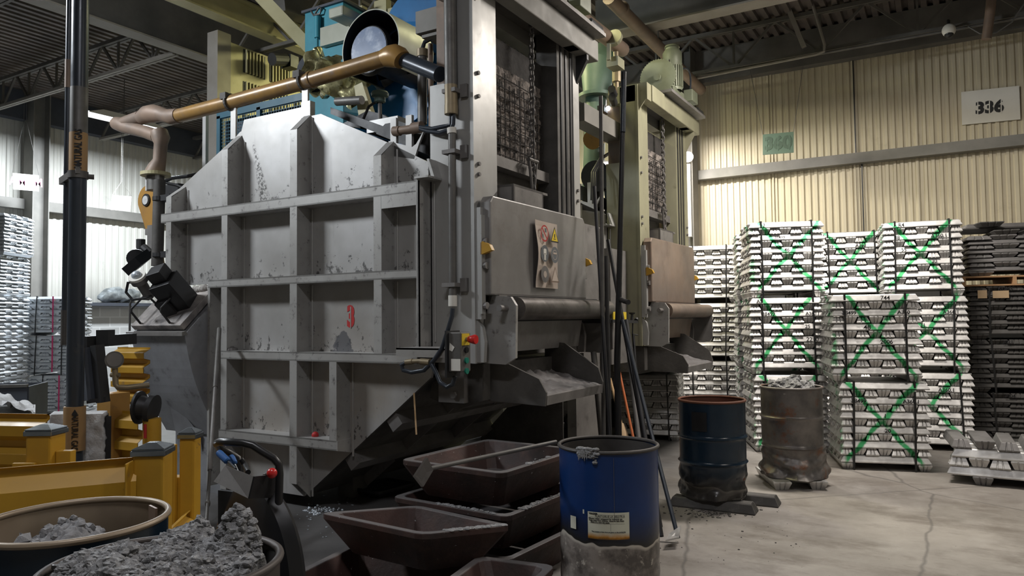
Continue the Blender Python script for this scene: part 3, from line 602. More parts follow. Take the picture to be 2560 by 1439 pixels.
# raised refractory shield
m = MB().box(-3.26, -3.20, 4.92, 6.13, 2.93, 4.0)
m.build('shield_frame', 'soot', F)
ng = 56
vs = []; fs = []
for i in range(ng+1):
    for j in range(ng+1):
        y = 4.95+1.02*i/ng; z = 2.98+.78*j/ng
        gx = min(abs((i % 7)-0), 7-(i % 7)); gz = min(abs((j % 7)-0), 7-(j % 7)); gl = min(gx, gz)
        fade = min(1, max(0, (1.0-j/ng)*3.2))
        d = .010+.018*abs(noise.noise(Vector((y*9, z*9, 0))))+.012*noise.noise(Vector((y*30, z*30, 2)))+(-.016 if gl < .5 else 0)*fade
        vs.append((-3.20+max(.001, d), y, z))
for i in range(ng):
    for j in range(ng): a = i*(ng+1)+j; fs.append((a, a+ng+1, a+ng+2, a+1))
MB().add(vs, fs).build('refractory_face', 'shield', F)
m = MB()
for i in range(13):
    y = 4.97+i*.083; m.tube([(-3.175, y, 2.99), (-3.172+.006*math.sin(i), y+.008, 3.3), (-3.175, y, 3.66+.06*math.sin(i*2))], .0045, 5)
for j in range(9):
    z = 3.0+j*.083; m.tube([(-3.168, 4.95, z), (-3.170, 5.4, z+.004*math.sin(j)), (-3.168, 5.97, z-.01)], .0045, 5)
m.build('wire_grid', 'soot', F)
MB().box(-3.24, -3.13, 4.88, 6.15, 2.88, 2.97).build('shield_bottom_rail', 'dustst', F)
# chain
def chain_mesh(x, y, z0, z1, r=.028, th=.009):
    m = MB(); z = z0; i = 0
    while z < z1:
        pts = []
        for k_ in range(13):
            a = 2*math.pi*k_/12; u = math.cos(a)*r*.72; v = math.sin(a)*r*1.25
            pts.append((x+(u if i % 2 else 0), y+(0 if i % 2 else u), z+v))
        m.tube(pts, th, 6, False); z += r*1.75; i += 1
    return m
chain_mesh(-3.06, 5.58, 2.70, 4.45).build('hoist_chain', 'chain', F, smooth=True)
m = MB()
for s in (-.05, .05): m.tube([(-3.06, 5.58+s*1.4, 3.0), (-3.06, 5.58+s, 2.92), (-3.06, 5.58+s*.5, 2.78), (-3.06, 5.58, 2.66)], .014, 6)
m.tube([(-3.06, 5.50, 3.0), (-3.06, 5.66, 3.0)], .02, 8); m.build('shackle', 'chain', F, smooth=True)
# lifting door
dr_ = MB().prism([(4.62, 2.50), (4.66, 2.55), (6.26, 2.56), (6.31, 2.50), (6.31, 1.80), (4.62, 1.80)], 0, -3.0, -2.90).build('door', 'doorp', F, bev=.012)
MB().prism([(-2.90, 1.82), (-3.0, 1.82), (-3.0, 1.36), (-2.98, 1.36)], 1, 4.74, 6.28).build('door_skirt', 'doorp', dr_)
m = MB().box(-3.10, -2.93, 5.02, 5.60, 2.68, 2.70).box(-3.10, -3.08, 5.02, 5.60, 2.55, 2.70).box(-2.95, -2.93, 5.02, 5.52, 2.55, 2.70).box(-3.1, -2.93, 5.02, 5.04, 2.55, 2.70).box(-3.1, -2.93, 5.5, 5.52, 2.55, 2.70)
m.build('door_lug', 'dustst', dr_)
# side guides of the door
for (y, s) in ((4.60, 1), (6.36, -1)):
    m = MB().box(-3.02, -2.97, y-.01, y+.05, 1.62, 2.46).box(-2.975, -2.95, y-.03, y+.02, 1.66, 2.40)
    m.prism([(-3.02, 1.30), (-2.96, 1.30), (-2.95, 1.45), (-2.97, 1.56), (-3.02, 1.62)], 1, y, y+.04)
    gd = m.build('door_guide', 'post' if s > 0 else 'dustst', F)
    for z in (1.72, 2.02, 2.2): MB().tube([(-2.95, y, z), (-2.92, y, z)], .028, 8).build('guide_bolt', 'dustst', gd)
    MB().prism([(-2.96, 2.10), (-2.86, 2.13), (-2.88, 2.17), (-2.94, 2.20), (-2.96, 2.19)], 1, y-.03, y+.01).build('door_latch', 'yellow', F)
# cheeks and roller
ck = [(-3.08, 1.29), (-2.83, 1.28), (-2.745, 1.33), (-2.735, 1.72), (-2.78, 1.785), (-2.94, 1.80), (-3.0, 1.66)]
MB().prism(ck, 1, 4.70, 4.73).build('cheek_plate', 'rib', F)
MB().prism([(-3.04, 1.29), (-2.80, 1.28), (-2.745, 1.33), (-2.745, 1.72), (-3.04, 1.72)], 1, 6.55, 6.58).build('cheek_plate', 'dustst', F)
MB().tube([(-2.82, 4.84, 1.70), (-2.82, 6.60, 1.70)], .088, 28).build('roller', 'roller', F, smooth=True)
MB().tube([(-2.82, 4.60, 1.70), (-2.82, 4.86, 1.70)], .024, 14).build('roller_shaft', 'dustst', F, smooth=True)
MB().add([(-2.90, 4.86, 1.76), (-2.90, 6.55, 1.76), (-2.73, 6.55, 1.60), (-2.73, 4.86, 1.60)], []).prism([(-2.92, 1.79), (-2.9, 1.80), (-2.9, 1.6), (-2.92, 1.6)], 1, 4.86, 6.55).build('roller_guard', 'dark', F)
# charging chute
cn = [(-3.26, 1.25), (-2.92, 1.29), (-2.62, 1.17), (-2.56, 1.07), (-2.57, .97), (-3.28, 1.0)]
MB().prism(cn, 1, 4.83, 4.85).build('chute_side', 'sooty', F)
MB().prism([(-3.12, 1.42), (-2.92, 1.40), (-2.60, 1.19), (-2.56, 1.07), (-2.57, .97), (-3.12, .98)], 1, 5.87, 5.89).build('chute_side', 'sooty', F)
MB().prism([(-3.12, .98), (-2.565, .975), (-2.56, 1.045), (-2.60, 1.055), (-3.12, 1.10)], 1, 4.85, 5.87).build('chute_floor', 'dustst', F)
vs = []; fs = []; a_, b2 = 40, 60
for i in range(a_+1):
    for j in range(b2+1):
        x = -3.10+.525*i/a_; y = 4.86+1.0*j/b2
        h = 1.10-.05*i/a_ + (.012+.10*max(0, 1-i/a_*1.2)**1.4)*(.6+.7*abs(noise.fractal(Vector((x*6, y*6, 1)), 1, 2, 4)))+.012*noise.noise(Vector((x*25, y*25, 5)))
        if i == a_: h = 1.045
        vs.append((x, y, h))
for i in range(a_):
    for j in range(b2): a = i*(b2+1)+j; fs.append((a, a+b2+1, a+b2+2, a+1))
MB().add(vs, fs).build('dross_on_chute', 'rimdust', F, kind='stuff', smooth=True)
# head frame carrying the hoist
XBm = -2.89
MB().box(XBm-.14, XBm, YP+.14, 6.66, 4.17, 4.37).build('head_beam', 'girt', F, bev=.01)
for y in (YP, y0+.1): MB().box(-3.40, XBm-.02, y, y+.14, 4.17, 4.37).build('head_arm', 'post' if y == YP else 'sooty', F)
MB().prism([(-3.06, 4.17), (-2.93, 4.17), (-3.06, 4.0)], 1, YP, YP+.02).build('head_gusset', 'post', F)
MB().prism([(-3.05, 4.17), (-2.90, 4.17), (-2.90, 4.12), (-3.05, 3.85)], 1, y0+.38, y0+.42).build('head_gusset', 'dark', F)
MB().box(-3.42, XBm-.14, YP+.14, 6.6, 4.30, 4.37).build('head_deck', 'sooty', F)
MB().box(-3.42, -3.28, YP+.14, 6.6, 4.17, 4.30).build('rear_beam', 'girt', F)
MB().box(XBm-.10, XBm+.10, 5.15, 6.62, 4.385, 4.42).build('hoist_platform', 'dustst', F)
# hoist drive on top
MB().lathe([(0.001, 0), (.045, 0)], (0, 0, 0), 3)
gx, gy, gz = -2.98, 5.20, 4.60
m = MB(); pts = []; n = 88
for i in range(n):
    a = 2*math.pi*i/n; rr = .235 if i % 2 else .222; pts.append((gx+rr*math.cos(a), gz+rr*math.sin(a)))
m.prism(pts, 1, gy-.015, gy+.015).tube([(gx, gy-.04, gz), (gx, gy+.25, gz)], .045, 14).build('sprocket', 'motor', F)
m = MB().lathe([(.12, 0), (.12, .34), (.125, .35), (.125, .50), (.10, .54), (.085, .545), (.085, .57), (.10, .575), (.09, .60), (.02, .61)], (-2.96, 5.72, 4.56), 28)
for i in range(28):
    a = 2*math.pi*i/28; m.beam((-2.96+.125*math.cos(a), 5.72+.125*math.sin(a), 4.60), (-2.96+.125*math.cos(a), 5.72+.125*math.sin(a), 4.88), .01, .02, (math.cos(a), math.sin(a), 0))
hm = m.build('hoist_motor', 'motor', F, smooth=True)
MB().box(-3.06, -2.88, 5.55, 5.95, 4.42, 4.58).tube([(-3.06, 5.45, 4.52), (-2.85, 5.45, 4.52)], .05, 12).build('gearbox', 'motor', F, bev=.01)
MB().box(-2.92, -2.80, 6.05, 6.30, 4.50, 4.66).box(-2.94, -2.82, 6.0, 6.5, 4.42, 4.46).build('terminal_box', 'motor', F, bev=.008)
MB().tube(arc((-2.86, 5.8, 4.86), (-2.8, 6.1, 5.0), (-2.86, 6.15, 4.66)), .012, 8).build('motor_cable', 'greypipe', hm)
m = MB()
for sgn in (-1, 1): m.tube([(gx+.15, gy, gz+sgn*.2), (-2.9, 5.45, 4.52+sgn*.05)], .008, 6)
m.build('drive_chain', 'chain', F)
MB().box(-2.84, -2.80, 6.30, 6.60, 4.42, 4.44).tube([(-2.82, 6.32, 4.46), (-2.82, 6.58, 4.46)], .02, 8).build('limit_switch', 'dark', F)
# ---- second furnace = copy, before the parts only the near one shows are added
F2 = dup(F); F2.location = F.location+Vector((0, 3.5, 0))
F2['label'] = 'second furnace of the pair, farther back, with its hoist motor and sprocket in view'
nm = {'post.': 'ylgreen', 'head_arm': 'ylgreen', 'post_flange': 'ylgreen', 'head_gusset': 'ylgreen', 'head_beam': 'ylgreen', 'door.': 'hotdoor', 'door_skirt': 'hotdoor', 'frame_plate': 'ylgreen', 'roller.': 'hotdoor'}
for c_ in list(F2.children)+[g_ for q_ in F2.children for g_ in q_.children]:
    for k_, v_ in nm.items():
        if (c_.name.startswith(k_)):
            c_.data = c_.data.copy(); c_.data.materials.clear(); c_.data.materials.append(M[v_])
    if c_.name.startswith('side_plate') or c_.name.startswith('vessel'):
        c_.data = c_.data.copy(); c_.data.materials.clear(); c_.data.materials.append(M['dustst'])
def F2P(p): return (p[0], p[1]+3.5, p[2])
# stencilled 3
p3 = AY(YP-.002, 877, 793)
text_mesh('3', .235, (1, 0, 0), (0, 0, 1), p3, 'reds', 'stencilled_number', F, .001, bold=.012, wscale=.75, label='red stencilled number 3')
MB().box(p3.x-.005, p3.x+.005, YP-.0045, YP-.003, p3.z-.09, p3.z+.09).build('stencil_gap', 'panel', F)
# ledge litter
MB().sphere(AY(YO+.09, 788, 1087), .03, 8).build('red_ball', 'reds', label='small dusty red ball lying on the lowest side ledge', cat='ball', smooth=True)
pp = AY(4.5, 578, 870)
MB().lathe([(.001, 0), (.06, 0), (.055, .02), (.03, .025), (.025, .035), (.001, .04)], (pp.x, 4.5, 1.362), 12).build('flat_lump', 'dustst', label='flat grey lump on the furnace ledge at the left rib', cat='lump')
# thin wooden stick leaning at the slope
MB().beam(AY(4.58, 1035, 982), AY(4.45, 1041, 1086), .012, .006).build('wooden_stick', 'tanw', label='thin pale wooden strip hanging at the sloping furnace edge', cat='strip')
# yellow marked tray arm + control box
x0, z0 = PX(990, 878, 4.2); x1, z1 = PX(1118, 878, 4.2)
t = thing('control_pendant_arm', 'grey steel shelf arm carrying the push button box', 'bracket arm', (x1, 4.3, z1))
MB().box(x0, x1, 4.20, 4.215, z1-.045, z1+.02).box(x0, x1, 4.20, YO, z1+.008, z1+.02).build('shelf', 'rib', t)
m = MB(); g = lambda px, py: AY(4.19, px, py)
m.tube([g(1015, 905), g(1032, 903)], .022, 10).tube([g(1030, 903), g(1052, 902)], .018, 10).tube([g(1052, 903), g(1075, 905)], .024, 10)
m.build('couplings', 'copper', t, smooth=True)
MB().tube([g(1016, 905), g(1004, 912), g(1008, 925), g(1030, 930), g(1060, 925), g(1085, 900), g(1105, 870), g(1118, 830), g(1130, 790), g(1132, 770)], .016, 10).tube([g(1076, 905), g(1090, 930), g(1100, 955), g(1118, 967), g(1132, 960), g(1138, 940)], .016, 10).build('flexible_conduit', 'greypipe', t, smooth=True)
t = thing('push_button_box', 'scuffed control box with a red mushroom stop button and two green buttons', 'control box', tuple(AY(4.15, 1140, 900)))
bx = AY(4.13, 1118, 830); bx2 = AY(4.13, 1150, 930)
MB().box(bx.x, bx.x+.015, 4.10, 4.26, bx2.z-.04, bx.z+.01).build('back_plate', 'dark', t)
MB().box(bx.x+.015, bx.x+.12, 4.12, 4.24, bx2.z, bx.z).build('enclosure', 'conduit', t, bev=.008)
MB().box(bx.x+.04, bx.x+.115, 4.116, 4.121, bx2.z+.01, bx2.z+.09).build('bare_patch', 'white', t)
m = MB(); m.add([(bx.x+.03, 4.117, bx2.z+.20), (bx.x+.07, 4.117, bx2.z+.17), (bx.x+.05, 4.117, bx2.z+.14), (bx.x+.025, 4.117, bx2.z+.15)], [(0, 1, 2, 3)])
m.build('bare_patch', 'white', t)
xf = bx.x+.12
MB().box(xf, xf+.004, 4.13, 4.22, bx.z-.09, bx.z-.01).build('yellow_plate', 'yel2', t)
sb = MB().tube([(xf+.025, 4.18, bx.z-.05), (xf+.035, 4.18, bx.z-.05), (xf+.075, 4.18, bx.z-.05), (xf+.085, 4.18, bx.z-.05)], [.022, .024, .034, .030], 16).build('stop_button', 'red', t, smooth=True)
MB().tube([(xf, 4.18, bx.z-.05), (xf+.03, 4.18, bx.z-.05)], .015, 12).build('button_stem', 'copper', sb)
for i, mt in ((1, 'black'), (2, 'green'), (3, 'green')):
    z = bx.z-.05-i*.072; MB().tube([(xf, 4.18, z), (xf+.012, 4.18, z)], .021, 14).build('button', mt, t)
# conduits on the near post
def cond(pts, r, label, mat='conduit', name='conduit_run', smooth=True): return MB().tube(pts, r, 12).build(name, mat, label=label, cat='conduit', smooth=smooth)
q = lambda px, py, y=4.54: AY(y, px, py)
t = thing('conduit_run', 'upright grey conduit clamped to the face of the near door post', 'conduit', tuple(q(1127, 750)))
MB().tube([q(1124, -30), q(1127, 215)], .047, 14).build('upper_pipe', 'conduit', t, smooth=True)
MB().tube([q(1127, 213), q(1128, 262)], .05, 14).tube([q(1128, 262), q(1128, 286)], .052, 14).build('coupling', 'copper', t, smooth=True)
MB().tube([q(1130, 320), q(1131, 560), q(1132, 740)], .030, 14).build('lower_pipe', 'conduit', t, smooth=True)
MB().tube([q(1132, 738), q(1132, 765)], .034, 14).build('end_fitting', 'white', t, smooth=True)
MB().tube([q(1129, 320), q(1130, 334)], .036, 14).build('end_fitting', 'white', t, smooth=True)
MB().tube([q(1128, 286), q(1127, 312), q(1110, 316), q(1080, 322), q(1050, 318)], .017, 10).tube([q(1134, 286), q(1133, 310), q(1128, 322), q(1100, 332), q(1070, 328), q(1050, 322)], .017, 10).build('flexible_tails', 'greypipe', t, smooth=True)
MB().tube([q(985, 328, 4.62), q(1000, 327, 4.62)], .040, 12).tube([q(1002, 326, 4.62), q(1030, 322, 4.62)], .034, 12).tube([q(1032, 321, 4.62), q(1055, 317, 4.62)], .046, 12).build('horizontal_fittings', 'brpipe', t, smooth=True)
for py in (228, 380, 712):
    a = q(1128, py); MB().box(a.x-.06, a.x+.06, 4.50, 4.60, a.z-.015, a.z+.015).box(a.x+.06, a.x+.12, 4.57, 4.60, a.z-.05, a.z+.05).build('clamp', 'dustst', t)
# warning sheet on the door
wx = -2.885
c4 = [AX(wx, *p) for p in ((1333, 549), (1391, 560), (1394, 721), (1338, 719))]
ys0, ys1 = 5.28, 5.66; 
ya = (c4[0].y+c4[3].y)/2; yb = (c4[1].y+c4[2].y)/2; zt = (c4[0].z+c4[1].z)/2; zb = (c4[2].z+c4[3].z)/2
t = thing('safety_sign', 'bent metal sheet with six safety pictograms on the near furnace door', 'safety sign', (wx, (ya+yb)/2, zb))
nz = 12; vs = []; 
for i in range(nz+1):
    z = zb+(zt-zb)*i/nz; o = .03*math.sin(math.pi*i/nz)**2
    vs += [(wx+.012+o, ya, z), (wx+.004, (ya+yb)/2, z), (wx+.004, yb, z)]
m = MB().add(vs, [(3*i+j, 3*i+j+1, 3*i+j+4, 3*i+j+3) for i in range(nz) for j in range(2)]); o = m.build('sheet', 'safe', t)
sd = o.modifiers.new('thickness', 'SOLIDIFY'); sd.thickness = .003; sd.offset = -1
W_, H_ = yb-ya, zt-zb; xs = wx+.036
def disc(cy, cz, r, mat, nm_, rin=0, x=None):
    x = x or xs; n = 28; m = MB()
    if rin: m.add([(x, cy+rr*math.cos(2*math.pi*i/n), cz+rr*math.sin(2*math.pi*i/n)) for rr in (r, rin) for i in range(n)], [(i, (i+1) % n, (i+1) % n+n, i+n) for i in range(n)])
    else: m.add([(x, cy+r*math.cos(2*math.pi*i/n), cz+r*math.sin(2*math.pi*i/n)) for i in range(n)], [tuple(range(n))])
    return m.build(nm_, mat, t)
def tri(cy, cz, r, mat, nm_, x): return MB().add([(x, cy-r, cz-r*.8), (x, cy+r, cz-r*.8), (x, cy, cz+r)], [(0, 1, 2)]).build(nm_, mat, t)
cy1, cy2 = ya+W_*.29, ya+W_*.73; r = W_*.17; z1_, z2_, z3_ = zb+H_*.81, zb+H_*.51, zb+H_*.20
disc(cy1, z1_, r, 'reds', 'prohibition_ring', r*.82); MB().beam((xs, cy1-r*.6, z1_+r*.6), (xs, cy1+r*.6, z1_-r*.6), .012, .001, (1, 0, 0)).build('prohibition_bar', 'reds', t)
MB().box(xs-.001, xs, cy1+.005, cy1+.035, z1_+.01, z1_+.045).box(xs-.001, xs, cy1-.04, cy1-.02, z1_-.04, z1_-.01).build('prohibition_figure', 'grey', t)
tri(cy2, z1_, r*1.1, 'marker', 'warning_triangle', xs); tri(cy2, z1_-.002, r*.86, 'yel2', 'warning_triangle_face', xs+.001)
MB().box(xs+.0015, xs+.002, cy2-.02, cy2+.02, z1_-r*.5, z1_-r*.42).box(xs+.0015, xs+.002, cy2-.008, cy2+.008, z1_-r*.3, z1_+.01).build('warning_glyph', 'marker', t)
disc(cy1, z2_, r, 'grey', 'mandatory_disc'); m = MB().box(xs+.001, xs+.002, cy1-.018, cy1+.018, z2_-.005, z2_+.04).box(xs+.001, xs+.002, cy1-.016, cy1-.003, z2_-.055, z2_).box(xs+.001, xs+.002, cy1+.003, cy1+.016, z2_-.055, z2_).box(xs+.001, xs+.002, cy1-.026, cy1-.02, z2_-.01, z2_+.035).box(xs+.001, xs+.002, cy1+.02, cy1+.026, z2_-.01, z2_+.035); m.build('overalls_figure', 'white', t)
disc(cy2, z2_, r, 'grey', 'mandatory_disc'); disc(cy2, z2_, r*.62, 'safe', 'face_outline', r*.55, xs+.001); MB().box(xs+.001, xs+.002, cy2-.03, cy2+.03, z2_+.005, z2_+.02).build('visor_bar', 'safe', t)
disc(cy1, z3_, r, 'dustst', 'mandatory_disc'); disc(cy1, z3_, r*.4, 'safe', 'faded_figure', x=xs+.001)
tri(cy2, z3_, r*1.1, 'hotdoor', 'warning_triangle', xs); tri(cy2, z3_-.002, r*.86, 'safe', 'warning_triangle_face', xs+.001)
# ================================================================== AROUND THE FURNACES
# charging hopper on the near furnace
def child(o, ob): return ob
HX0, HX1 = -6.74, -5.93
t = thing('charging_hopper', 'grey charging hopper with a sloping ash stained lid at the furnace left end', 'hopper', (-6.3, 4.4, .3))
A_, B_, C_ = (4.22, 1.51), (4.60, 1.89), (4.60, .55)
m = MB()
n = 12; lv = []
for i in range(n+1):
    s_ = i/n; y = 4.22+.38*s_; z = 1.51-.96*s_-.14*math.sin(math.pi*s_)*0
    bul = -.10*math.sin(math.pi*s_)
    lv.append((y+bul*.6, z))
pf = [(4.60, 1.89), (4.22, 1.51)]+lv[1:]
m.prism(pf, 0, HX0+.0, HX1); 
m.build('body', 'hopper', t)
# tapered left skirt down to the lower box
MB().add([(HX0, 4.22, 1.51), (HX0-.02, 4.6, 1.89), (HX0+.30, 4.4, .95), (-6.2, 4.58, .55), (-6.2, 4.70, .0), (HX0+.12, 4.75, .0), (HX0+.05, 4.72, 1.2)], [(0, 1, 6), (0, 6, 2), (2, 6, 5), (2, 5, 3), (3, 5, 4)]).build('skirt', 'hopper', t)
MB().box(-6.62, -5.93, 4.62, 4.9, 0, 1.9).build('lower_case', 'hopper', t)
MB().prism([(4.18, 1.50), (4.18, 1.535), (4.22, 1.545), (4.24, 1.51)], 0, HX0-.02, HX1+.02).build('rim', 'dustst', t)
sl = lambda u, d=0: (4.22+.38*u-d*.707, 1.53+.38*u+d*.707)
m = MB(); a, b_, c_, d_ = sl(.06), sl(.97), sl(.97, .06), sl(.06, .06)
m.prism([a, b_, c_, d_], 0, HX0+.02, HX1-.04); lid = m.build('lid', 'lid', t, bev=.004)
for hx in (HX0+.14, HX1-.22):
    P3 = lambda u, d: Vector((hx, *sl(u, d)))
    MB().tube([P3(.12, .06), P3(.14, .20), P3(.18, .22), P3(.52, .22), P3(.56, .20), P3(.58, .06)], .011, 8).build('lid_handle', 'dark', lid, smooth=True)
m = MB()
for i in range(16):
    x = HX1-.30+.02*i; u = .93+.05*random.random(); y, z = sl(u, .07); m.sphere((x, y, z), .022+.018*random.random(), 5)
m.build('ash_lumps', 'ash', t, smooth=True)
# burner / camera unit on lid
t = thing('lid_actuator', 'black actuator unit with a round bright glass port on the hopper lid', 'actuator', (-6.45, 4.3, 1.7))
ce = AY(4.32, 442, 738)
nd = Vector((0, -.707, .707)); ud = Vector((0, .707, .707)); xd = Vector((1, 0, 0))
def om(c, tilt=0): 
    x2 = (xd*math.cos(tilt)+ud*math.sin(tilt)); u2 = (-xd*math.sin(tilt)+ud*math.cos(tilt))
    return Matrix(((x2.x, u2.x, nd.x, c.x), (x2.y, u2.y, nd.y, c.y), (x2.z, u2.z, nd.z, c.z), (0, 0, 0, 1)))
m1 = om(ce, .35)
MB().box(-.12, .11, -.10, .10, -.12, .20, m1).build('main_body', 'black', t, bev=.006)
MB().box(-.10, .06, -.04, .10, .20, .31, m1).build('upper_box', 'dark', t, bev=.006)
MB().box(-.16, -.03, -.13, -.02, -.17, .05, m1).build('base_block', 'dark', t, bev=.004)
q1 = AY(4.05, 343, 691); ax_ = ((AY(4.16, 385, 760)-q1).normalized()+(q1-CAM).normalized()*.75).normalized()
MB().tube([q1+ax_*.01, q1+ax_*.06, q1+ax_*.06, q1+ax_*.26], [.075, .078, .05, .045], 20).build('port_tube', 'dustst', t, smooth=True)
MB().tube([q1-ax_*.012, q1+ax_*.012], .078, 26).build('port_ring', 'white', t)
MB().sphere(q1-ax_*.012, .046, 8).build('port_glass', 'lens', t, smooth=True)
MB().tube([q1+Vector((-.05, 0, -.05)), q1+Vector((-.14, 0, -.05)), q1+Vector((-.17, 0, -.14)), q1+Vector((-.10, .02, -.21)), q1+Vector((.04, .05, -.2)), q1+Vector((.10, .08, -.18))], .013, 8).build('port_cable', 'black', t, smooth=True)
p = AY(4.6, 345, 655)
MB().box(-.13, .12, -.10, .10, -.05, .05, Matrix.Translation(p) @ Matrix.Rotation(R(-25), 4, 'Y') @ Matrix.Rotation(R(35), 4, 'X')).build('tilted_box', 'black', t)
MB().tube([AY(4.7, 340, 645), AY(4.9, 347, 640)], .095, 20).build('round_housing', 'dark', t, smooth=True)
MB().tube([AY(4.7, 352, 598), AY(4.7, 352, 622)], .045, 12).tube([AY(4.7, 360, 618), AY(4.7, 378, 634)], .04, 10).build('limit_sensor', 'dark', t)
MB().tube([AY(4.5, 324, 835), AY(4.5, 325, 760), AY(4.5, 330, 748), AY(4.5, 345, 746), AY(4.4, 372, 748)], .011, 8).build('bent_tube', 'conduit', t, smooth=True)
# orange lug plate
m = MB(); c = AY(4.95, 367, 500); rr = .165; pts = []
for i in range(17): 
    a = R(-15+i*210/16); pts.append((c.x+rr*math.cos(a), c.z+rr*math.sin(a)))
e1 = AY(4.95, 398, 670); pts += [(e1.x-.03, e1.z), (e1.x+.06, e1.z)]
hole = [(c.x+.052*math.cos(2*math.pi*i/16), c.z+.052*math.sin(2*math.pi*i/16)) for i in range(16)]
t = thing('lifting_lug', 'orange tapered lug plate with a round hole beside the furnace left edge', 'lug plate', (c.x, 4.95, c.z))
m.prism(pts, 1, 4.95, 4.98).build('plate', 'orange', t)
MB().tube([(c.x, 4.935, c.z), (c.x, 4.951, c.z)], .07, 20).build('bush', 'dark', t); MB().tube([(c.x+.004, 4.925, c.z-.004), (c.x+.004, 4.936, c.z-.004)], .05, 16).build('hole_face', 'wool', t)
m = MB().box(c.x+.05, c.x+.26, 4.9, 4.95, c.z-.40, c.z-.33).box(c.x+.12, c.x+.30, 4.88, 4.95, c.z-.62, c.z-.30)
m.build('bracket', 'dustst', t)
# upright tube beside the lug
a = AY(4.6, 399, 450); b_ = AY(4.6, 393, 665)
t = thing('burner_riser', 'dark scorched riser pipe along the left edge of the near furnace', 'pipe', tuple(b_))
MB().tube([a, b_], .058, 14).build('pipe', 'sooty', t, smooth=True)
for py in (497, 637): 
    p = AY(4.6, 399, py); MB().tube([p+Vector((0, 0, -.02)), p+Vector((0, 0, .02))], .068, 14).box(p.x+.05, p.x+.2, 4.57, 4.62, p.z-.03, p.z+.03).build('clamp', 'dark', t)
# ochre gas pipe
t = thing('gas_pipe', 'ochre brown gas pipe running down over the near furnace to the left', 'pipe', (-5, 4.62, 3.7))
P = lambda px, py, y=4.62: AY(y, px, py)
e = P(985, 140)
MB().tube([P(968, 143), P(770, 202), P(575, 256), P(447, 289)], .068, 20).build('long_run', 'gaspipe', t, smooth=True)
far = AX(-3.30, 1100, 186)
MB().tube([e+Vector((.03, .04, -.01)), far], .062, 18).build('short_run', 'greypipe', t, smooth=True)
MB().tube([P(962, 145), P(975, 141), P(988, 140), P(1000, 144), P(1006, 150)], [.075, .088, .095, .088, .08], 18).build('elbow', 'gaspipe', t, smooth=True)
MB().tube([P(776, 200), P(782, 198)], .076, 18).build('coupling_ring', 'gaspipe', t, smooth=True)
MB().tube([P(447, 289), P(430, 292), P(415, 290), P(405, 286), P(385, 284), P(368, 286), P(352, 296)], [.075, .08, .07, .075, .095, .09, .07], 18).build('left_bend', 'brpipe', t, smooth=True)
MB().tube([P(352, 292), P(330, 300), P(305, 310)], .066, 18).tube([P(290, 308), P(306, 312), P(316, 318), P(365, 330), P(392, 340)], [.07, .082, .07, .066, .07], 18).build('left_return', 'brpipe', t, smooth=True)
MB().tube([P(398, 330), P(402, 345), P(402, 360), P(399, 400), P(392, 418), P(388, 432)], [.085, .09, .066, .064, .085, .10], 20).build('drop', 'brpipe', t, smooth=True)
MB().tube([P(389, 432), P(389, 440)], .145, 28).build('drop_flange', 'cream', t)
m = MB()
for dx in (-.09, -.02, .07): m.tube([P(389, 440)+Vector((dx, -.03, 0)), P(389, 476)+Vector((dx, -.03, 0))], .022, 8)
m.build('tie_rods', 'wool', t); MB().tube([P(389, 440), P(389, 476)], .085, 16).build('valve_body', 'conduit', t, smooth=True)
for px, py in ((760, 203), (577, 256)):
    p = P(px, py); MB().tube([p+Vector((-.012, 0, 0)), p+Vector((.012, 0, 0))], .085, 18).box(p.x-.06, p.x+.02, 4.54, 4.58, p.z+.02, p.z+.08).build('pipe_clamp', 'sooty', t)
for px, py, zb in ((764, 215, 3.42), (585, 265, 3.36)):
    p = P(px, py); MB().box(p.x-.035, p.x+.035, 4.61, 4.63, zb, p.z+.02).build('pipe_support', 'panel', t)
# hoses behind the left bend
MB().tube([AY(5, 395, 460), AY(5, 430, 445), AY(5, 470, 440), AY(5.2, 520, 430)], .02, 8).tube([AY(5, 405, 455), AY(5, 440, 462), AY(5, 480, 478)], .016, 8).build('black_hoses', 'black', label='black hoses looping behind the top left corner of the furnace', cat='hose', smooth=True)
MB().box(*(lambda a_, b2: (a_.x, b2.x, 5.0, 5.2, b2.z, a_.z))(AY(5, 410, 463), AY(5, 445, 500))).build('junction_box', 'dark', label='dark box behind the top left corner of the near furnace', cat='box')
# blower
t = thing('combustion_blower', 'blue combustion air blower with a pale motor shroud above the near furnace', 'blower', (-4.9, 6.3, 3.4))
cy = 5.45; c0 = AY(cy, 925, 116); yb2 = 6.25; c1 = Vector((c0.x, yb2, c0.z))
ro = .37; m = MB(); n = 40; vs = []
for i in range(n+1):
    a = R(-40)+R(260)*i/n
    for (yy, r_) in ((cy, ro), (6.0, ro), (cy, ro-.01), (6.0, ro-.01)): vs.append((c0.x+r_*math.cos(a), yy, c0.z+r_*math.sin(a)))
vi = [(c0.x+(ro-.014)*math.cos(R(-40)+R(260)*i/n), yy, c0.z+(ro-.014)*math.sin(R(-40)+R(260)*i/n)) for i in range(n+1) for yy in (cy+.004, 5.99)]
MB().add(vi, [(2*i, 2*i+1, 2*i+3, 2*i+2) for i in range(n)]).build('shroud_lining', 'navyin', t, smooth=True)
m.add(vs, [f for i in range(n) for f in ((4*i, 4*i+1, 4*i+5, 4*i+4), (4*i+2, 4*i+6, 4*i+7, 4*i+3), (4*i, 4*i+4, 4*i+6, 4*i+2), (4*i+1, 4*i+3, 4*i+7, 4*i+5))])
m.build('shroud', 'shroud', t, smooth=True)
MB().add([(c0.x+(ro-.02)*math.cos(R(-25+i*10)), 5.95, c0.z+(ro-.02)*math.sin(R(-25+i*10))) for i in range(24)], [tuple(range(24))]).build('shroud_back', 'black', t)
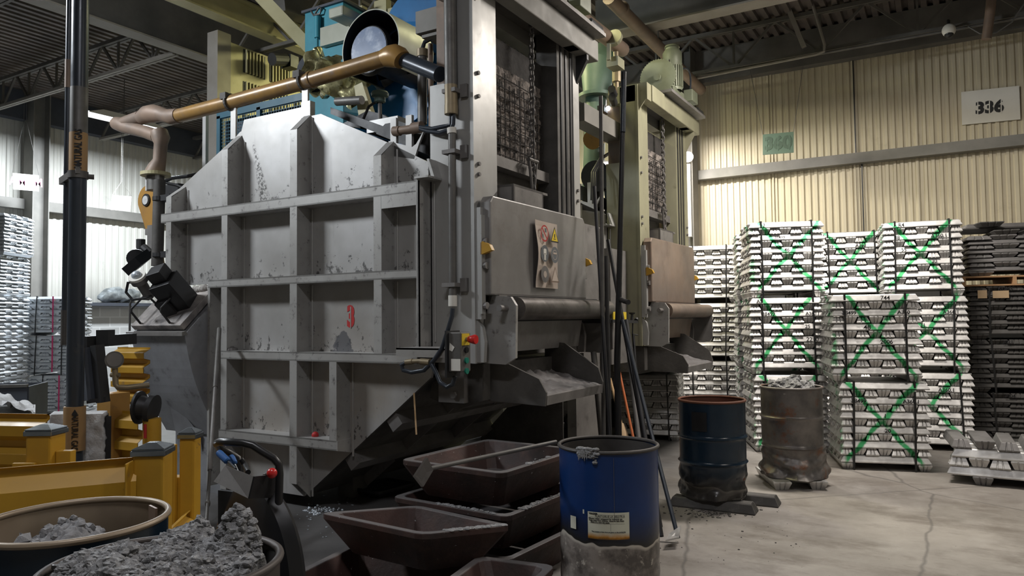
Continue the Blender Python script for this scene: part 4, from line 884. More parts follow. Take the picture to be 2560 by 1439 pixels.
MB().lathe([(.18, 0), (.215, .02), (.215, .30), (.20, .5)], (0, 0, 0), 32, None, True)
def ycyl(m, c, prof, n=32):
    b0 = len(m.v); m.lathe([(r_, d_) for r_, d_ in prof], (0, 0, 0), n)
    for i in range(b0, len(m.v)): v = m.v[i]; m.v[i] = Vector((c[0]+v.x, c[1]+v.z, c[2]+v.y))
    return m
mc = AY(5.5, 922, 124)
ycyl(MB(), mc, [(.001, 0), (.235, 0), (.25, .02), (.25, .06), (.19, .08), (.19, .75)]).build('motor', 'dark', t, smooth=True)
ycyl(MB(), mc+Vector((0, -.005, 0)), [(.001, 0), (.228, 0), (.228, .004)]).build('motor_face', 'motorface', t)
bc = AY(6.3, 1000, 190); 
ycyl(MB(), bc, [(.001, 0), (.56, 0), (.56, .04), (.62, .05), (.62, .35), (.001, .36)], 48).build('scroll_casing', 'blue', t, smooth=True)
cr = AY(6.6, 975, 305); c2_ = AY(6.6, 1052, -60)
MB().box(AY(6.6, 925, 290).x, AY(6.6, 1075, 290).x, 6.55, 7.1, 3.47, AY(6.6, 1000, 70).z).build('casing_box', 'blue', t, bev=.01)
m = MB()
for i in range(20):
    a = 2*math.pi*i/20; m.tube([(bc.x+.50*math.cos(a), 6.27, bc.z+.50*math.sin(a)), (bc.x+.50*math.cos(a), 6.30, bc.z+.50*math.sin(a))], .014, 6)
m.build('casing_bolts', 'dark', t)
uc = AY(6.7, 1040, 70)
ycyl(MB(), uc, [(.001, 0), (.48, 0), (.48, .04), (.52, .05), (.52, .4), (.001, .41)], 48).build('upper_casing', 'blue', t, smooth=True)
MB().tube([AY(6.2, 955, 175), AY(6.3, 975, 205)], .17, 24).build('inlet_collar', 'dark', t, smooth=True)
# turquoise tower and its fittings
a = AY(6.5, 762, 34); b_ = AY(6.5, 858, 12); zt_ = a.z
t = thing('turquoise_tower', 'turquoise sheet metal tower standing left of the blower shroud', 'tower', (a.x, 6.5, 3.3))
MB().box(a.x, b_.x, 6.5, 7.2, 3.46, zt_).build('casing', 'teal', t, bev=.008)
MB().box(a.x-.03, b_.x+.03, 6.47, 7.22, zt_, zt_+.03).build('top_rim', 'steelbl', t)
g = lambda px, py: AY(6.45, px, py)
MB().tube([g(794, 42), g(794, 95)], .04, 12).tube([g(793, 95), g(793, 120)], .018, 8).build('cylinder', 'teal', t, smooth=True)
MB().tube([g(778, 28), g(784, 38), g(800, 34), g(803, 22), g(798, 18), g(788, 34), g(796, 44)], .012, 8).build('lifting_shackle', 'conduit', t, smooth=True)
MB().box(AY(6.45, 805, 80).x, AY(6.45, 905, 60).x, 6.42, 6.49, AY(6.45, 805, 118).z, AY(6.45, 805, 72).z).build('white_panel', 'shroud', t)
MB().box(AY(6.5, 800, 0).x, AY(6.5, 1060, 0).x, 6.9, 7.6, 3.46, 4.2).build('rear_duct', 'blue', t)
# yellow hood box
MB().box(AY(6.2, 836, 0).x, AY(6.2, 872, 0).x, 6.1, 6.4, AY(6.2, 850, 50).z, AY(6.2, 850, 25).z).build('hood_box', 'shroud', label='pale box fitting above the left side of the blower shroud', cat='box', bev=.02)
# wrapped elbow (foil)
fc = AY(5.9, 840, 190)
P_ = [AY(5.80, 786, 182), AY(5.82, 800, 182), AY(5.85, 820, 184), AY(5.88, 845, 192), AY(5.9, 868, 206), AY(5.95, 888, 222), AY(6.0, 905, 240)]
P_ = [P_[0].lerp(P_[-1], i/24)*.35+(lambda f: P_[min(int(f), 5)].lerp(P_[min(int(f), 5)+1], f-min(int(f), 5)))(6*i/24)*.65 for i in range(25)]
m = MB().tube(P_, [.245+.02*math.sin(i*.9)-.004*i for i in range(25)], 64, False)
for i, v in enumerate(m.v):
    rg = Vector((noise.noise(v*7), noise.noise(v*7+Vector((5, 1, 2))), noise.noise(v*7+Vector((9, 3, 7)))))*.09; m.v[i] = v+rg+Vector((0, -1, .3))*.03*(1-abs(noise.noise(v*14)))
m.build('foil_lagged_duct', 'foil', label='crumpled foil lagging wrapped round a duct left of the blower', cat='lagging', smooth=True)
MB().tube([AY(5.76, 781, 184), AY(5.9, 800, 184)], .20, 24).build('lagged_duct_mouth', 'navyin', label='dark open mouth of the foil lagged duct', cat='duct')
MB().box(AY(6.9, 872, 0).x, AY(6.9, 905, 0).x, 6.9, 7.0, 4.6, 5.6).box(AY(6.9, 935, 0).x, AY(6.9, 965, 0).x, 6.9, 7.0, 4.8, 5.6).box(AY(6.9, 872, 0).x, AY(6.9, 1010, 0).x, 6.92, 6.98, AY(6.9, 940, 28).z-.1, AY(6.9, 940, 28).z).build('upright_steel_frame', 'cream', label='cream painted upright frame behind the blower shroud at the top edge', cat='frame')
MB().tube([AY(5.6, 842, 254), AY(5.6, 905, 250)], .045, 12).build('steel_stub_pipe', 'conduit', label='short bright pipe below the foil lagging', cat='pipe', smooth=True)
m = MB().prism([PX(885, 215, 5.7), PX(905, 205, 5.7), PX(930, 285, 5.7), PX(950, 310, 5.7), PX(900, 312, 5.7)], 1, 5.7, 5.76)
m.build('cream_bracket', 'cream', label='cream painted bracket below the blower', cat='bracket')
# probe head on box
t = thing('temperature_probe', 'round capped temperature probe standing on a small box on the furnace roof', 'probe', tuple(AY(4.95, 957, 320)))
pb = AY(4.95, 950, 318); pt = AY(4.95, 950, 252)
MB().box(pb.x-.11, pb.x+.24, 4.90, 5.2, pb.z-.05, AY(4.95, 950, 302).z).build('base_box', 'panel', t)
MB().tube([(pb.x, 4.95, pb.z), (pb.x, 4.95, pt.z+.05)], .018, 10).build('stem', 'dustst', t)
MB().lathe([(.03, 0), (.05, .01), (.05, .05), (.075, .06), (.08, .085), (.07, .10), (.03, .115), (.001, .118)], (pb.x, 4.95, pt.z-.02), 18).build('head', 'palegreen', t, smooth=True)
MB().tube([(pb.x-.04, 4.95, pt.z), (pb.x-.13, 4.95, pt.z-.03), (pb.x-.2, 4.95, pt.z-.14), (pb.x-.22, 4.95, pt.z-.22)], .012, 8).build('cable', 'black', t, smooth=True)
# pipes left of the near post
t = thing('vertical_pipe_pair', 'two upright dark pipes between the blower and the near door post', 'pipes', tuple(AY(5.0, 1060, 310)))
MB().tube([AY(5, 1056, 135), AY(5, 1056, 310)], .042, 12).build('pipe', 'conduit', t, smooth=True)
MB().tube([AY(5.1, 1076, 110), AY(5.1, 1078, 320)], .024, 10).build('pipe', 'brpipe', t, smooth=True)
MB().tube([AY(5, 1056, 124), AY(5, 1056, 142)], .05, 12).build('cap', 'copper', t, smooth=True)
MB().tube([AY(5, 1056, 122), AY(5, 1062, 105), AY(5, 1085, 93), AY(5, 1100, 90)], .018, 8).build('hose', 'greypipe', t, smooth=True)
a, b_ = AY(4.9, 1048, 35), AY(4.9, 1105, 75)
t = thing('valve_cabinet', 'dark brown steel cabinet frame left of the near door post', 'cabinet', (a.x, 4.9, 3.5))
MB().box(a.x, AY(4.9, 1112, 50).x, 4.85, 5.3, b_.z, a.z).build('top_box', 'girt', t)
MB().box(AY(4.9, 1102, 50).x, AY(4.9, 1118, 50).x, 4.88, 5.0, 3.40, a.z).build('upright', 'girt', t)
MB().box(AY(4.9, 1058, 50).x, AY(4.9, 1110, 50).x, 4.88, 4.95, AY(4.9, 1080, 92).z, AY(4.9, 1080, 80).z).build('crossbar', 'girt', t)
# louvred cream cabinet
xc = -8.6
A1, A2, A3, A4 = AX(xc, 575, 105), AX(xc, 800, 190), AX(xc, 572, 330), AX(xc, 800, 340)
t = thing('louvred_cabinet', 'dull yellow louvred cabinet high behind the furnace on the left', 'cabinet', (xc, A1.y, 3.3))
MB().box(xc-.16, xc, A1.y, 9.6, 3.2, A1.z).build('casing', 'cream', t)
yy0 = AX(xc, 608, 150).y; wy = AX(xc, 662, 160).y-yy0; zr = [(AX(xc, 612, 182).z, AX(xc, 612, 124).z), (AX(xc, 600, 262).z, AX(xc, 600, 200).z), (AX(xc, 600, 345).z, AX(xc, 600, 282).z)]
y = yy0
while y < 9.3:
    for (z0, z1) in zr:
        lp = MB().box(xc, xc+.01, y, y+wy, z0, z1).build('louvre_panel', 'dark', t); m2 = MB()
        for i in range(6): m2.box(xc+.01, xc+.04, y+wy*(.08+i*.15), y+wy*(.13+i*.15), z0, z1)
        m2.build('louvre_slats', 'cream', lp, kind=None)
    y += wy*1.22
MB().box(xc-.20, xc+.02, A1.y-.22, A1.y, 3.6, A1.z+.1).build('end_pillar', 'roofpale', t)
MB().tube([AX(xc+.4, 680, 148), AX(xc+.4, 715, 150)], .09, 14).box(xc+.3, xc+.5, AX(xc+.4, 715, 0).y, AX(xc+.4, 735, 0).y, AX(xc+.4, 720, 170).z, AX(xc+.4, 720, 140).z).build('motor_stub', 'dark', t)
# blue mesh guard fence behind the roof lip
a, b_ = AY(5.6, 545, 290), AY(5.6, 762, 243)
t = thing('mesh_guard', 'blue framed wire mesh guard standing behind the furnace roof on the left', 'guard', (-7, 5.6, 2.9))
MB().box(a.x, b_.x, 5.58, 5.62, b_.z-.03, b_.z+.05).box(a.x, a.x+.06, 5.58, 5.62, 2.9, b_.z).box(-6.60, -6.54, 5.58, 5.62, 3.3, b_.z).build('frame', 'tealdk', t)
m = MB()
x = a.x+.06
while x < b_.x: m.box(x, x+.006, 5.598, 5.602, 2.95, b_.z); x += .04
z = 2.95
while z < b_.z: m.box(a.x, b_.x, 5.597, 5.603, z, z+.006); z += .04
m.build('wire_mesh', 'tealdk', t)
MB().box(a.x, b_.x, 5.70, 5.72, 2.6, b_.z-.03).build('back_sheet', 'steelbl', t)
MB().box(AY(5.5, 512, 0).x, AY(5.5, 520, 0).x, 5.48, 5.52, 2.7, AY(5.5, 515, 285).z).build('guard_post', 'post', t)
# natural gas riser and slim riser
gp = GD(190, 5.2)
def up(px, py, d): v = AD(px, py, d); return Vector((gp.x, gp.y, v.z))
t = thing('natural_gas_riser', 'tall dark gas pipe with orange NATURAL GAS bands', 'pipe', (gp.x, gp.y, 0))
z1 = up(190, 333, 5.2).z; z2 = up(190, 432, 5.2).z; z3 = up(190, 220, 5.2).z; z4 = up(185, 1015, 5.2).z; z5 = up(185, 1125, 5.2).z
lean = Vector((0, 0, 0))
MB().tube([(gp.x, gp.y, 0), (gp.x, gp.y, ZD)], .056, 22).build('pipe', 'greypipe', t, smooth=True)
MB().tube([(gp.x, gp.y, z1), (gp.x, gp.y, z3)], .0575, 22).build('dusty_wrap', 'conduit', t, smooth=True)
MB().tube([(gp.x, gp.y, z2), (gp.x, gp.y, z1)], .059, 22).build('label_band', 'band', t, smooth=True)
MB().tube([(gp.x, gp.y, z5), (gp.x, gp.y, z4)], .070, 22).build('label_sleeve', 'band', t, smooth=True)
fc_ = (CAM-gp); fc_.z = 0; fc_.normalize(); sd_ = Vector((-fc_.y, fc_.x, 0))
text_mesh('NATURAL GAS', .068, (0, 0, 1), -sd_, (gp.x+fc_.x*.062, gp.y+fc_.y*.062, (z1+z2)/2+.02), 'marker', 'gas_lettering', t, .004, bold=.001, wscale=.62)
text_mesh('NATURAL GAS', .06, (0, 0, -1), sd_, (gp.x+fc_.x*.073, gp.y+fc_.y*.073, (z4+z5)/2-.02), 'marker', 'gas_lettering', t, .004, wscale=.62)
def arrow(z, s_, rr): 
    c_ = Vector((gp.x, gp.y, z))+fc_*rr; e_ = sd_
    return MB().add([c_-e_*.02, c_+e_*.02, c_+Vector((0, 0, s_*.035))], [(0, 1, 2)]).add([c_-e_*.008, c_+e_*.008, c_+e_*.008-Vector((0, 0, s_*.025)), c_-e_*.008-Vector((0, 0, s_*.025))], [(0, 1, 2, 3)])
arrow(z2+.05, -1, .064).build('flow_arrow', 'marker', t); arrow(z4-.05, 1, .075).build('flow_arrow', 'marker', t)
p_ = GD(162, 5.35)
t = thing('slim_riser', 'slim dark riser pipe with a tan band left of the gas pipe', 'pipe', (p_.x, p_.y, up(162, 860, 5.35).z))
zz = lambda py: AD(162, py, 5.35).z
MB().tube([(p_.x, p_.y, zz(775)), (p_.x, p_.y, ZD)], .0215, 16).build('pipe', 'greypipe', t, smooth=True)
MB().tube([(p_.x, p_.y, zz(862)), (p_.x, p_.y, zz(775))], .026, 16).build('end_coupling', 'sooty', t, smooth=True)
MB().tube([(p_.x, p_.y, zz(220)), (p_.x, p_.y, zz(150))], .024, 16).build('tan_band', 'brpipe', t, smooth=True)
zs = zz(450)
t = thing('strut_bracket', 'slotted steel channel clamping the two riser pipes together', 'bracket', (p_.x, p_.y, zs))
a = Vector((p_.x, p_.y, zs))+fc_*.03-(gp-p_).normalized()*.12; b_ = gp+fc_*.07; b_.z = zs
dd = (Vector((b_.x, b_.y, zs+.03))-a)
MB().beam(a, (b_.x, b_.y, zs+.03), .03, .05).build('channel', 'conduit', t)
m = MB()
for i in range(6): 
    c_ = a+dd*(.12+.14*i)+fc_*.016; m.sphere(c_, .010, 5)
m.build('slots', 'black', t)
MB().tube([(gp.x, gp.y, zs-.02), (gp.x, gp.y, zs+.03)], .066, 20).tube([gp+sd_*.0+Vector((0, 0, zs+.0))-fc_*0+sd_*-.06, Vector((gp.x, gp.y, zs))-sd_*-.10], .018, 8).build('pipe_clamp', 'conduit', t, smooth=True)
# bits on the left: gauge, valve, black hanger, cylinder valve
t = thing('pressure_gauge', 'round dusty gauge on a brass pipe run in front of the yellow corrugated guards', 'gauge', tuple(AD(286, 970, 5.3)))
d = 5.3; ce = AD(286, 899, d); vd = (CAM-ce).normalized()
dc = MB().tube([ce+vd*.03, ce-vd*.03], .062, 24).build('dial_case', 'conduit', t, smooth=True)
MB().tube([ce+vd*.034, ce+vd*.03], .05, 24).build('dial_face', 'dustst', dc)
MB().tube([AD(287, 918, d), AD(289, 960, d), AD(295, 968, d), AD(318, 968, d), AD(372, 962, d+.1)], .02, 10).tube([AD(277, 937, d), AD(299, 937, d)], .016, 8).build('pipework', 'copper', t, smooth=True)
t = thing('black_hanger', 'black steel bracket with two hanging legs beside the gas pipe', 'bracket', tuple(AD(240, 1005, 5.5)))
d = 5.5
MB().beam(AD(205, 855, d), AD(330, 846, d+.5), .09, .085).build('arm', 'dark', t)
MB().beam(AD(264, 824, d+.1), AD(264, 862, d+.1), .10, .09).build('block', 'dark', t)
MB().beam(AD(215, 868, d), AD(226, 1000, d), .07, .05, (1, 0, 0)).build('leg', 'steelbl', t); MB().beam(AD(243, 862, d), AD(258, 1005, d), .07, .07, (1, 0, 0)).build('leg', 'dark', t)
MB().beam(AD(222, 1003, d), AD(268, 996, d), .06, .03).build('foot_bar', 'dark', t)
t = thing('shutoff_valve', 'dark ribbed valve body by the hopper skirt', 'valve', tuple(AD(372, 1075, 5.2)))
d = 5.15; a = AD(352, 1020, d)
MB().tube([AD(346, 1018, d), AD(352, 1018, d)], .115, 22).tube([AD(352, 1018, d), AD(374, 1020, d)], [.085, .07], 20).tube([AD(374, 1020, d), AD(386, 1022, d)], .10, 20).build('body', 'dark', t, smooth=True)
MB().tube([AD(380, 1045, d), AD(380, 1140, d)], .06, 14).build('yellow_tail', 'yellow', t, smooth=True)
MB().tube([AD(363, 1060, d-.1), AD(363, 1095, d-.1)], .010, 8).build('red_lever', 'reds', t)
# corrugated yellow guards (stacked beams) behind
def wguard(name, label, p, q_, z0, z1, n_, post=True, mat='yellow'):
    """ribbed guard panel between two floor points"""
    p, q_ = Vector(p), Vector(q_); d = (q_-p); l = d.length; d.normalize(); nn = Vector((d.y, -d.x, 0))
    if nn.dot(CAM-p) < 0: nn = -nn
    t = thing(name, label, 'guard rail', (p.x, p.y, 0)); m = MB(); pr = []
    h = (z1-z0)/n_
    for i in range(n_): 
        z = z0+i*h; pr += [(z, 0), (z+h*.12, .0), (z+h*.25, .06), (z+h*.62, .06), (z+h*.88, 0)]
    pr.append((z1, 0)); vs = []
    for (z, o) in pr:
        for e_ in (p, q_): vs.append(Vector((e_.x, e_.y, z))+nn*(o+.04))
    k0 = len(vs)
    vs += [v-nn*.006 for v in vs]
    m.add(vs, [(2*i, 2*i+1, 2*i+3, 2*i+2) for i in range(len(pr)-1)]+[(k0+2*i, k0+2*i+2, k0+2*i+3, k0+2*i+1) for i in range(len(pr)-1)])
    m.build('ribbed_panel', mat, t); return t, d, nn
g1, g2 = GD(305, 6.2), GD(385, 6.05)
wguard('barrier_panel', 'yellow corrugated barrier panel standing left of the hopper, upper one', g1, g2, .95, 1.42, 4)
g1, g2 = GD(300, 5.9), GD(375, 5.75)
t_, d_, n_ = wguard('barrier_panel', 'yellow corrugated barrier panel left of the hopper, lower one with a post', g1, g2, .1, .93, 5)
MB().box(-.10, .08, -.08, .08, 0, 1.07, Matrix.Translation(GD(288, 5.85))).build('post', 'orange', t_)
MB().box(-.03, .03, -.03, .03, 0, 1.42, Matrix.Translation(GD(308, 6.3))).build('post', 'wool', t_)
# wool blanket over a rail
a, b_ = AD(205, 1030, 5.35), AD(268, 1024, 5.35)
t = thing('insulation_blanket', 'white ceramic wool blanket draped beside the gas pipe', 'blanket', (a.x, a.y, .85))
m = MB(); d = (b_-a); d.z = 0; nn = Vector((d.y, -d.x, 0)).normalized()
if nn.dot(CAM-a) < 0: nn = -nn
vs = []; NI, NJ = 26, 24
a0 = a-d*1.1
for i in range(NI+1):
    for j in range(NJ+1):
        s_ = i/NI; v = a0+d*2.1*s_; z = a.z+.01-.42*j/NJ; o = .02*noise.noise(Vector((s_*5, j*.2, 3)))+(.0 if j else -.05)
        if i == NI: v = v+d*(.06*noise.noise(Vector((0, j*.6, 1))))
        vs.append(Vector((v.x, v.y, z))+nn*(o+.05))
m.add(vs, [(i*(NJ+1)+j, (i+1)*(NJ+1)+j, (i+1)*(NJ+1)+j+1, i*(NJ+1)+j+1) for i in range(NI) for j in range(NJ)])
o = m.build('drape', 'wool', t, smooth=True); s_ = o.modifiers.new('th', 'SOLIDIFY'); s_.thickness = .03; s_.offset = -1
e0, e1_ = a0-nn*0, a0+d*2.1; zt_ = a.z-.03
MB().beam((e0.x, e0.y, zt_), (e1_.x, e1_.y, zt_), .04, .04).box(-.02, .02, -.02, .02, 0, zt_, Matrix.Translation((e0.x, e0.y, 0))).box(-.02, .02, -.02, .02, 0, zt_, Matrix.Translation((e1_.x, e1_.y, 0))).build('stand', 'dark', t)
# dark skip with plastic sheet at far left
a = AD(0, 962, 7.2)
t = thing('steel_bin', 'dark blue grey steel bin by the left ingot stacks', 'bin', tuple(GD(0, 7.2)))
g0, g1 = GD(-80, 7.2), GD(72, 7.35)
dv = (g1-g0).normalized(); bk = Vector((-dv.y, dv.x, 0))
m = MB()
for (s0, s1, z0_, z1_) in ((g0, g1, 0, 1.02),):
    q4 = [s0, s1, s1+bk*.6, s0+bk*.6]
    for i in range(4):
        u_, v_ = q4[i], q4[(i+1) % 4]; m.beam((u_.x, u_.y, .5), (v_.x, v_.y, .5), .02, 1.0)
m.build('walls', 'steelbl', t); MB().beam((g0.x, g0.y, 1.01), (g1.x, g1.y, 1.01), .05, .03).build('rim', 'conduit', t)
a = AD(30, 1035, 5.2)
m = MB(); vs = []
for i in range(21):
    for j in range(9):
        p_ = AD(-40+140*i/20, 1, 5.0+.09*j); z = 1.06-.05*i/20+.06*noise.noise(Vector((i*.3, j*.4, 2)))-.002*j+(.10*(1-i/20)); vs.append((p_.x, p_.y, z))
m.add(vs, [(i*9+j, (i+1)*9+j, (i+1)*9+j+1, i*9+j+1) for i in range(20) for j in range(8)])
bp = [GD(-40, 5.0), GD(92, 5.0), GD(92, 5.7), GD(-40, 5.7)]
t = thing('lined_crate', 'white crate covered with plastic sheet at the left edge behind the guard rails', 'crate', tuple(bp[0]))
m.build('plastic_sheet', 'wool', t, smooth=True)
MB().add([(p_.x, p_.y, z) for z in (0, 1.0) for p_ in bp], [(0, 1, 5, 4), (1, 2, 6, 5), (2, 3, 7, 6), (3, 0, 4, 7), (4, 5, 6, 7), (0, 3, 2, 1)]).build('box', 'wool', t)
# silver sheet on the ledge
p_ = AX(XL_+.25, 300, 752)
MB().sphere((XL_+.24, p_.y, 2.24), .5, 14, (.34, .95, .34), lambda v: Vector((0, noise.noise(v*7), noise.noise(v*8)))*.09).build('crumpled_sheet', 'cloth', label='crumpled silver sheet lying on the ledge of the block wall', cat='sheet', smooth=True)
# pipework between the two furnaces (seen past the near door frame)
t = thing('overhead_gas_header', 'brown gas header with a blank end above the gap between the furnaces', 'pipe', tuple(AX(-3.3, 1560, 125)))
h0, h1 = AX(-3.3, 1440, 36), AX(-3.3, 1556, 124)
MB().tube([h0, h1], .085, 18).sphere(h1, .085, 8).build('header', 'brpipe', t, smooth=True)
MB().tube([AX(-3.3, 1540, 130), AX(-3.3, 1541, 235)], .032, 12).tube([AX(-3.3, 1541, 178), AX(-3.3, 1541, 205)], .055, 8).tube([AX(-3.3, 1541, 155), AX(-3.3, 1541, 165)], .045, 8).build('drop_fittings', 'copper', t, smooth=True)
m = MB()
for (px, py) in ((1529, 222), (1530, 242)): v = AX(-3.25, px, py); m.tube([v, v+Vector((-.05, .18, -.02))], .045, 14)
m.build('gauges', 'dark', t, smooth=True)
MB().tube([AX(-3.2, 1533, 92), AX(-3.2, 1537, 98)], .10, 18).build('clamp', 'ylgreen', t)
v = AX(-3.25, 1516, 155); MB().box(v.x, v.x+.14, v.y, v.y+.2, v.z-.06, v.z+.05).beam(AX(-3.2, 1522, 110), AX(-3.2, 1522, 150), .04, .03).build('sensor_box', 'ylgreen', t)
t = thing('green_duct_cone', 'pale green conical duct between the two door frames', 'duct', tuple(AX(-3.9, 1490, 250)))
MB().tube([AX(-3.9, 1520, 140), AX(-3.9, 1495, 170), AX(-3.9, 1490, 238)], [.22, .24, .17], 24).tube([AX(-3.9, 1490, 238), AX(-3.9, 1490, 246)], .24, 24).build('cone', 'palegreen', t, smooth=True)
MB().tube([AX(-3.9, 1490, 246), AX(-3.9, 1484, 430), AX(-3.9, 1482, 520)], .14, 20).build('downpipe', 'palegreen', t, smooth=True)
MB().tube([AX(-3.7, 1480, 350), AX(-3.7, 1510, 330)], .12, 18).build('orange_valve', 'orange', t, smooth=True)
t = thing('coiled_hoses', 'dark motor and looping hoses low between the door frames', 'hoses', tuple(AX(-3.6, 1490, 470)))
MB().tube([AX(-3.6, 1488, 440), AX(-3.6, 1530, 440)], .19, 22).build('motor', 'dark', t, smooth=True)
m = MB()
for k_ in range(3): m.tube([AX(-3.5, 1478+k_*5, 500), AX(-3.5, 1480+k_*5, 430), AX(-3.5, 1500+k_*4, 395), AX(-3.5, 1525+k_*3, 380), AX(-3.5, 1532+k_*3, 340)], .012, 6)
m.build('loops', 'black', t, smooth=True)
MB().box(-3.72, -3.5, AX(-3.6, 1525, 0).y, AX(-3.6, 1545, 0).y, AX(-3.6, 1530, 540).z, AX(-3.6, 1530, 425).z).build('panel_box', 'girt', t)
a, b_ = AX(-3.35, 1450, 240), AX(-3.35, 1540, 285)
MB().box(-3.5, -3.30, a.y, b_.y+.4, (a.z+b_.z)/2-.3, (a.z+b_.z)/2-.1).build('service_platform', 'girt', label='dark platform beam between the two door frames', cat='platform')
y0g, y1g = 6.9, 7.95
t = thing('gap_cover', 'dark scuffed steel cover panels filling the gap between the furnaces', 'panel', (-3.2, 7.4, 0))
MB().box(-3.35, -3.25, 6.78, 7.55, 0.0, 2.62).build('cover', 'dustst', t)
MB().box(-3.24, -3.22, 6.80, 6.84, .9, 2.65).box(-3.24, -3.22, 7.40, 7.44, 1.05, 2.6).build('edge_strip', 'post', t)
MB().box(-3.32, -3.2, 7.6, 8.08, 1.1, 2.4).build('cover', 'dustst', t)
MB().box(-3.24, -3.18, 6.88, 7.12, 1.62, 1.69).build('ledge', 'cream', t)
# upper clutter seen between the head beam and the shield
t = thing('roof_cable_bundle', 'dark cables and grips hung over the top of the refractory shield', 'cables', (-3.5, 5.6, 4.0))
m = MB()
for i in range(12):
    y = 5.0+i*.12; z = 4.12+.05*random.random(); m.tube([(-3.5, y, z+.1), (-3.48, y+.03, z), (-3.5, y+.08, z-.12*random.random()), (-3.5, y+.12, z+.05)], .014, 6)
m.build('cables', 'black', t, smooth=True)
# wall lamp right of the second furnace post
p_ = AY(12.3, 1720, 392)
t = thing('wall_lamp', 'small lit globe lamp on a white box right of the second furnace post', 'lamp', tuple(p_))
MB().sphere(p_, .09, 10).build('globe', 'tubew', t, smooth=True)
a = AY(12.3, 1712, 410); b_ = AY(12.3, 1728, 590)
MB().box(a.x, b_.x, 12.32, 12.45, b_.z, a.z).build('white_strip', 'white', t)
p_ = AX(-3.45, 1520, 271); 
t = thing('machine_lamp', 'small bright twin lamp between the furnaces', 'lamp', tuple(p_))
MB().sphere(p_, .028, 8).sphere(p_+Vector((0, .07, -.01)), .028, 8).build('bulbs', 'tube', t, smooth=True)
MB().box(p_.x-.12, p_.x-.03, p_.y-.05, p_.y+.12, p_.z-.04, p_.z+.04).build('holder', 'dark', t)
# ================================================================== FOREGROUND
# ---- yellow guard rail posts
def gpost(px, d, ztop, wdt, rot, label, flange=None):
    p = GD(px, d); t = thing('guard_post', label, 'guard post', (0, 0, 0)); ORG[t] = Vector((0, 0, 0)); h = wdt/2; zt = ztop
    po = MB().box(-h, h, -h, h, 0, zt-.05).build('post', 'yellow', t, bev=.012)
    m = MB(); k_ = h+.008; 
    m.box(-k_, k_, -k_, k_, zt-.055, zt-.03).box(-k_+.004, k_-.004, -k_+.004, k_-.004, zt-.03, zt-.022)
    m.add([(-k_+.004, -k_+.004, zt-.022), (k_-.004, -k_+.004, zt-.022), (k_-.004, k_-.004, zt-.022), (-k_+.004, k_-.004, zt-.022), (-h*.3, -h*.3, zt), (h*.3, -h*.3, zt), (h*.3, h*.3, zt), (-h*.3, h*.3, zt)],
          [(4, 5, 6, 7), (0, 1, 5, 4), (1, 2, 6, 5), (2, 3, 7, 6), (3, 0, 4, 7)])
    m.build('cap', 'cap', po, bev=.005)
    MB().box(-h-.06, h+.06, -h-.06, h+.06, 0, .015).build('base_plate', 'yellow', t)
    if flange:
        for (x0, x1, y0, y1, z0, z1) in flange: MB().box(x0, x1, y0, y1, z0, z1).build('socket_flange', 'yellow', t, bev=.004)
    t.location = p; t.rotation_euler = (0, 0, rot); return t
pa = gpost(386, 3.42, 1.07, .135, R(38), 'yellow guard post with a metal cap and chipped paint, nearest the drums', [(-.069, -.062, -.15, .05, .3, 1.0)])
pb_ = gpost(120, 3.93, 1.09, .135, R(30), 'yellow guard post with a metal cap at the foot of the gas pipe', [(-.12, .0, -.09, -.07, .3, .90), (.07, .15, -.03, .02, .2, .95)])
pc = gpost(478, 3.95, 1.06, .085, R(30), 'narrow shadowed yellow guard post left of the leaning bar', [(-.10, -.05, -.07, -.04, .45, .98), (-.12, -.04, -.02, .05, .40, .80)])
# ---- ribbed rails
def wrail(name, label, P0, P1, z0, z1, n_=2, depth=.07, mat='yellow'):
    p, q_ = Vector(P0), Vector(P1); d = (q_-p); l = d.length; d.normalize(); nn = Vector((d.y, -d.x, 0))
    if nn.dot(CAM-p) < 0: nn = -nn
    pr = []; h = (z1-z0)/n_
    for i in range(n_):
        z = z0+i*h; pr += [(z, .0), (z+h*.10, .0), (z+h*.30, depth), (z+h*.66, depth), (z+h*.88, .0)]
    pr += [(z1, .0), (z1+.012, .02)]
    vs = [Vector((e_.x, e_.y, z))+nn*o for off in (0, -.008) for (z, o) in [(a_, b_+off) for a_, b_ in pr] for e_ in (p, q_)]
    k0 = len(pr)*2
    m = MB().add(vs, [(2*i, 2*i+1, 2*i+3, 2*i+2) for i in range(len(pr)-1)]+[(k0+2*i, k0+2*i+2, k0+2*i+3, k0+2*i+1) for i in range(len(pr)-1)]+[(k0-2, k0-1, 2*k0-1, 2*k0-2)])
    return m.build(name, mat, label=label, cat='guard rail')
e = GD(345, 3.38); s0 = AZ(.985, 0, 1184); s0.z = 0; dd = (s0-e); s1 = e+dd*1.5
wrail('guard_rail', 'yellow ribbed guard rail running from the near capped post to the left edge', s1, e, .48, 1.0, 2, .06)
e = GD(126, 4.35); s0 = AZ(1.02, 0, 1062); s0.z = 0
wrail('guard_rail', 'shaded yellow ribbed guard rail behind the gas pipe post at the left edge', e+(s0-e)*1.5, e, .42, 1.08, 4, .05)
e = GD(470, 3.9); s0 = GD(420, 3.55)
wrail('guard_rail', 'short yellow guard rail between the two right hand posts', s0, e, .35, .62, 2, .05)
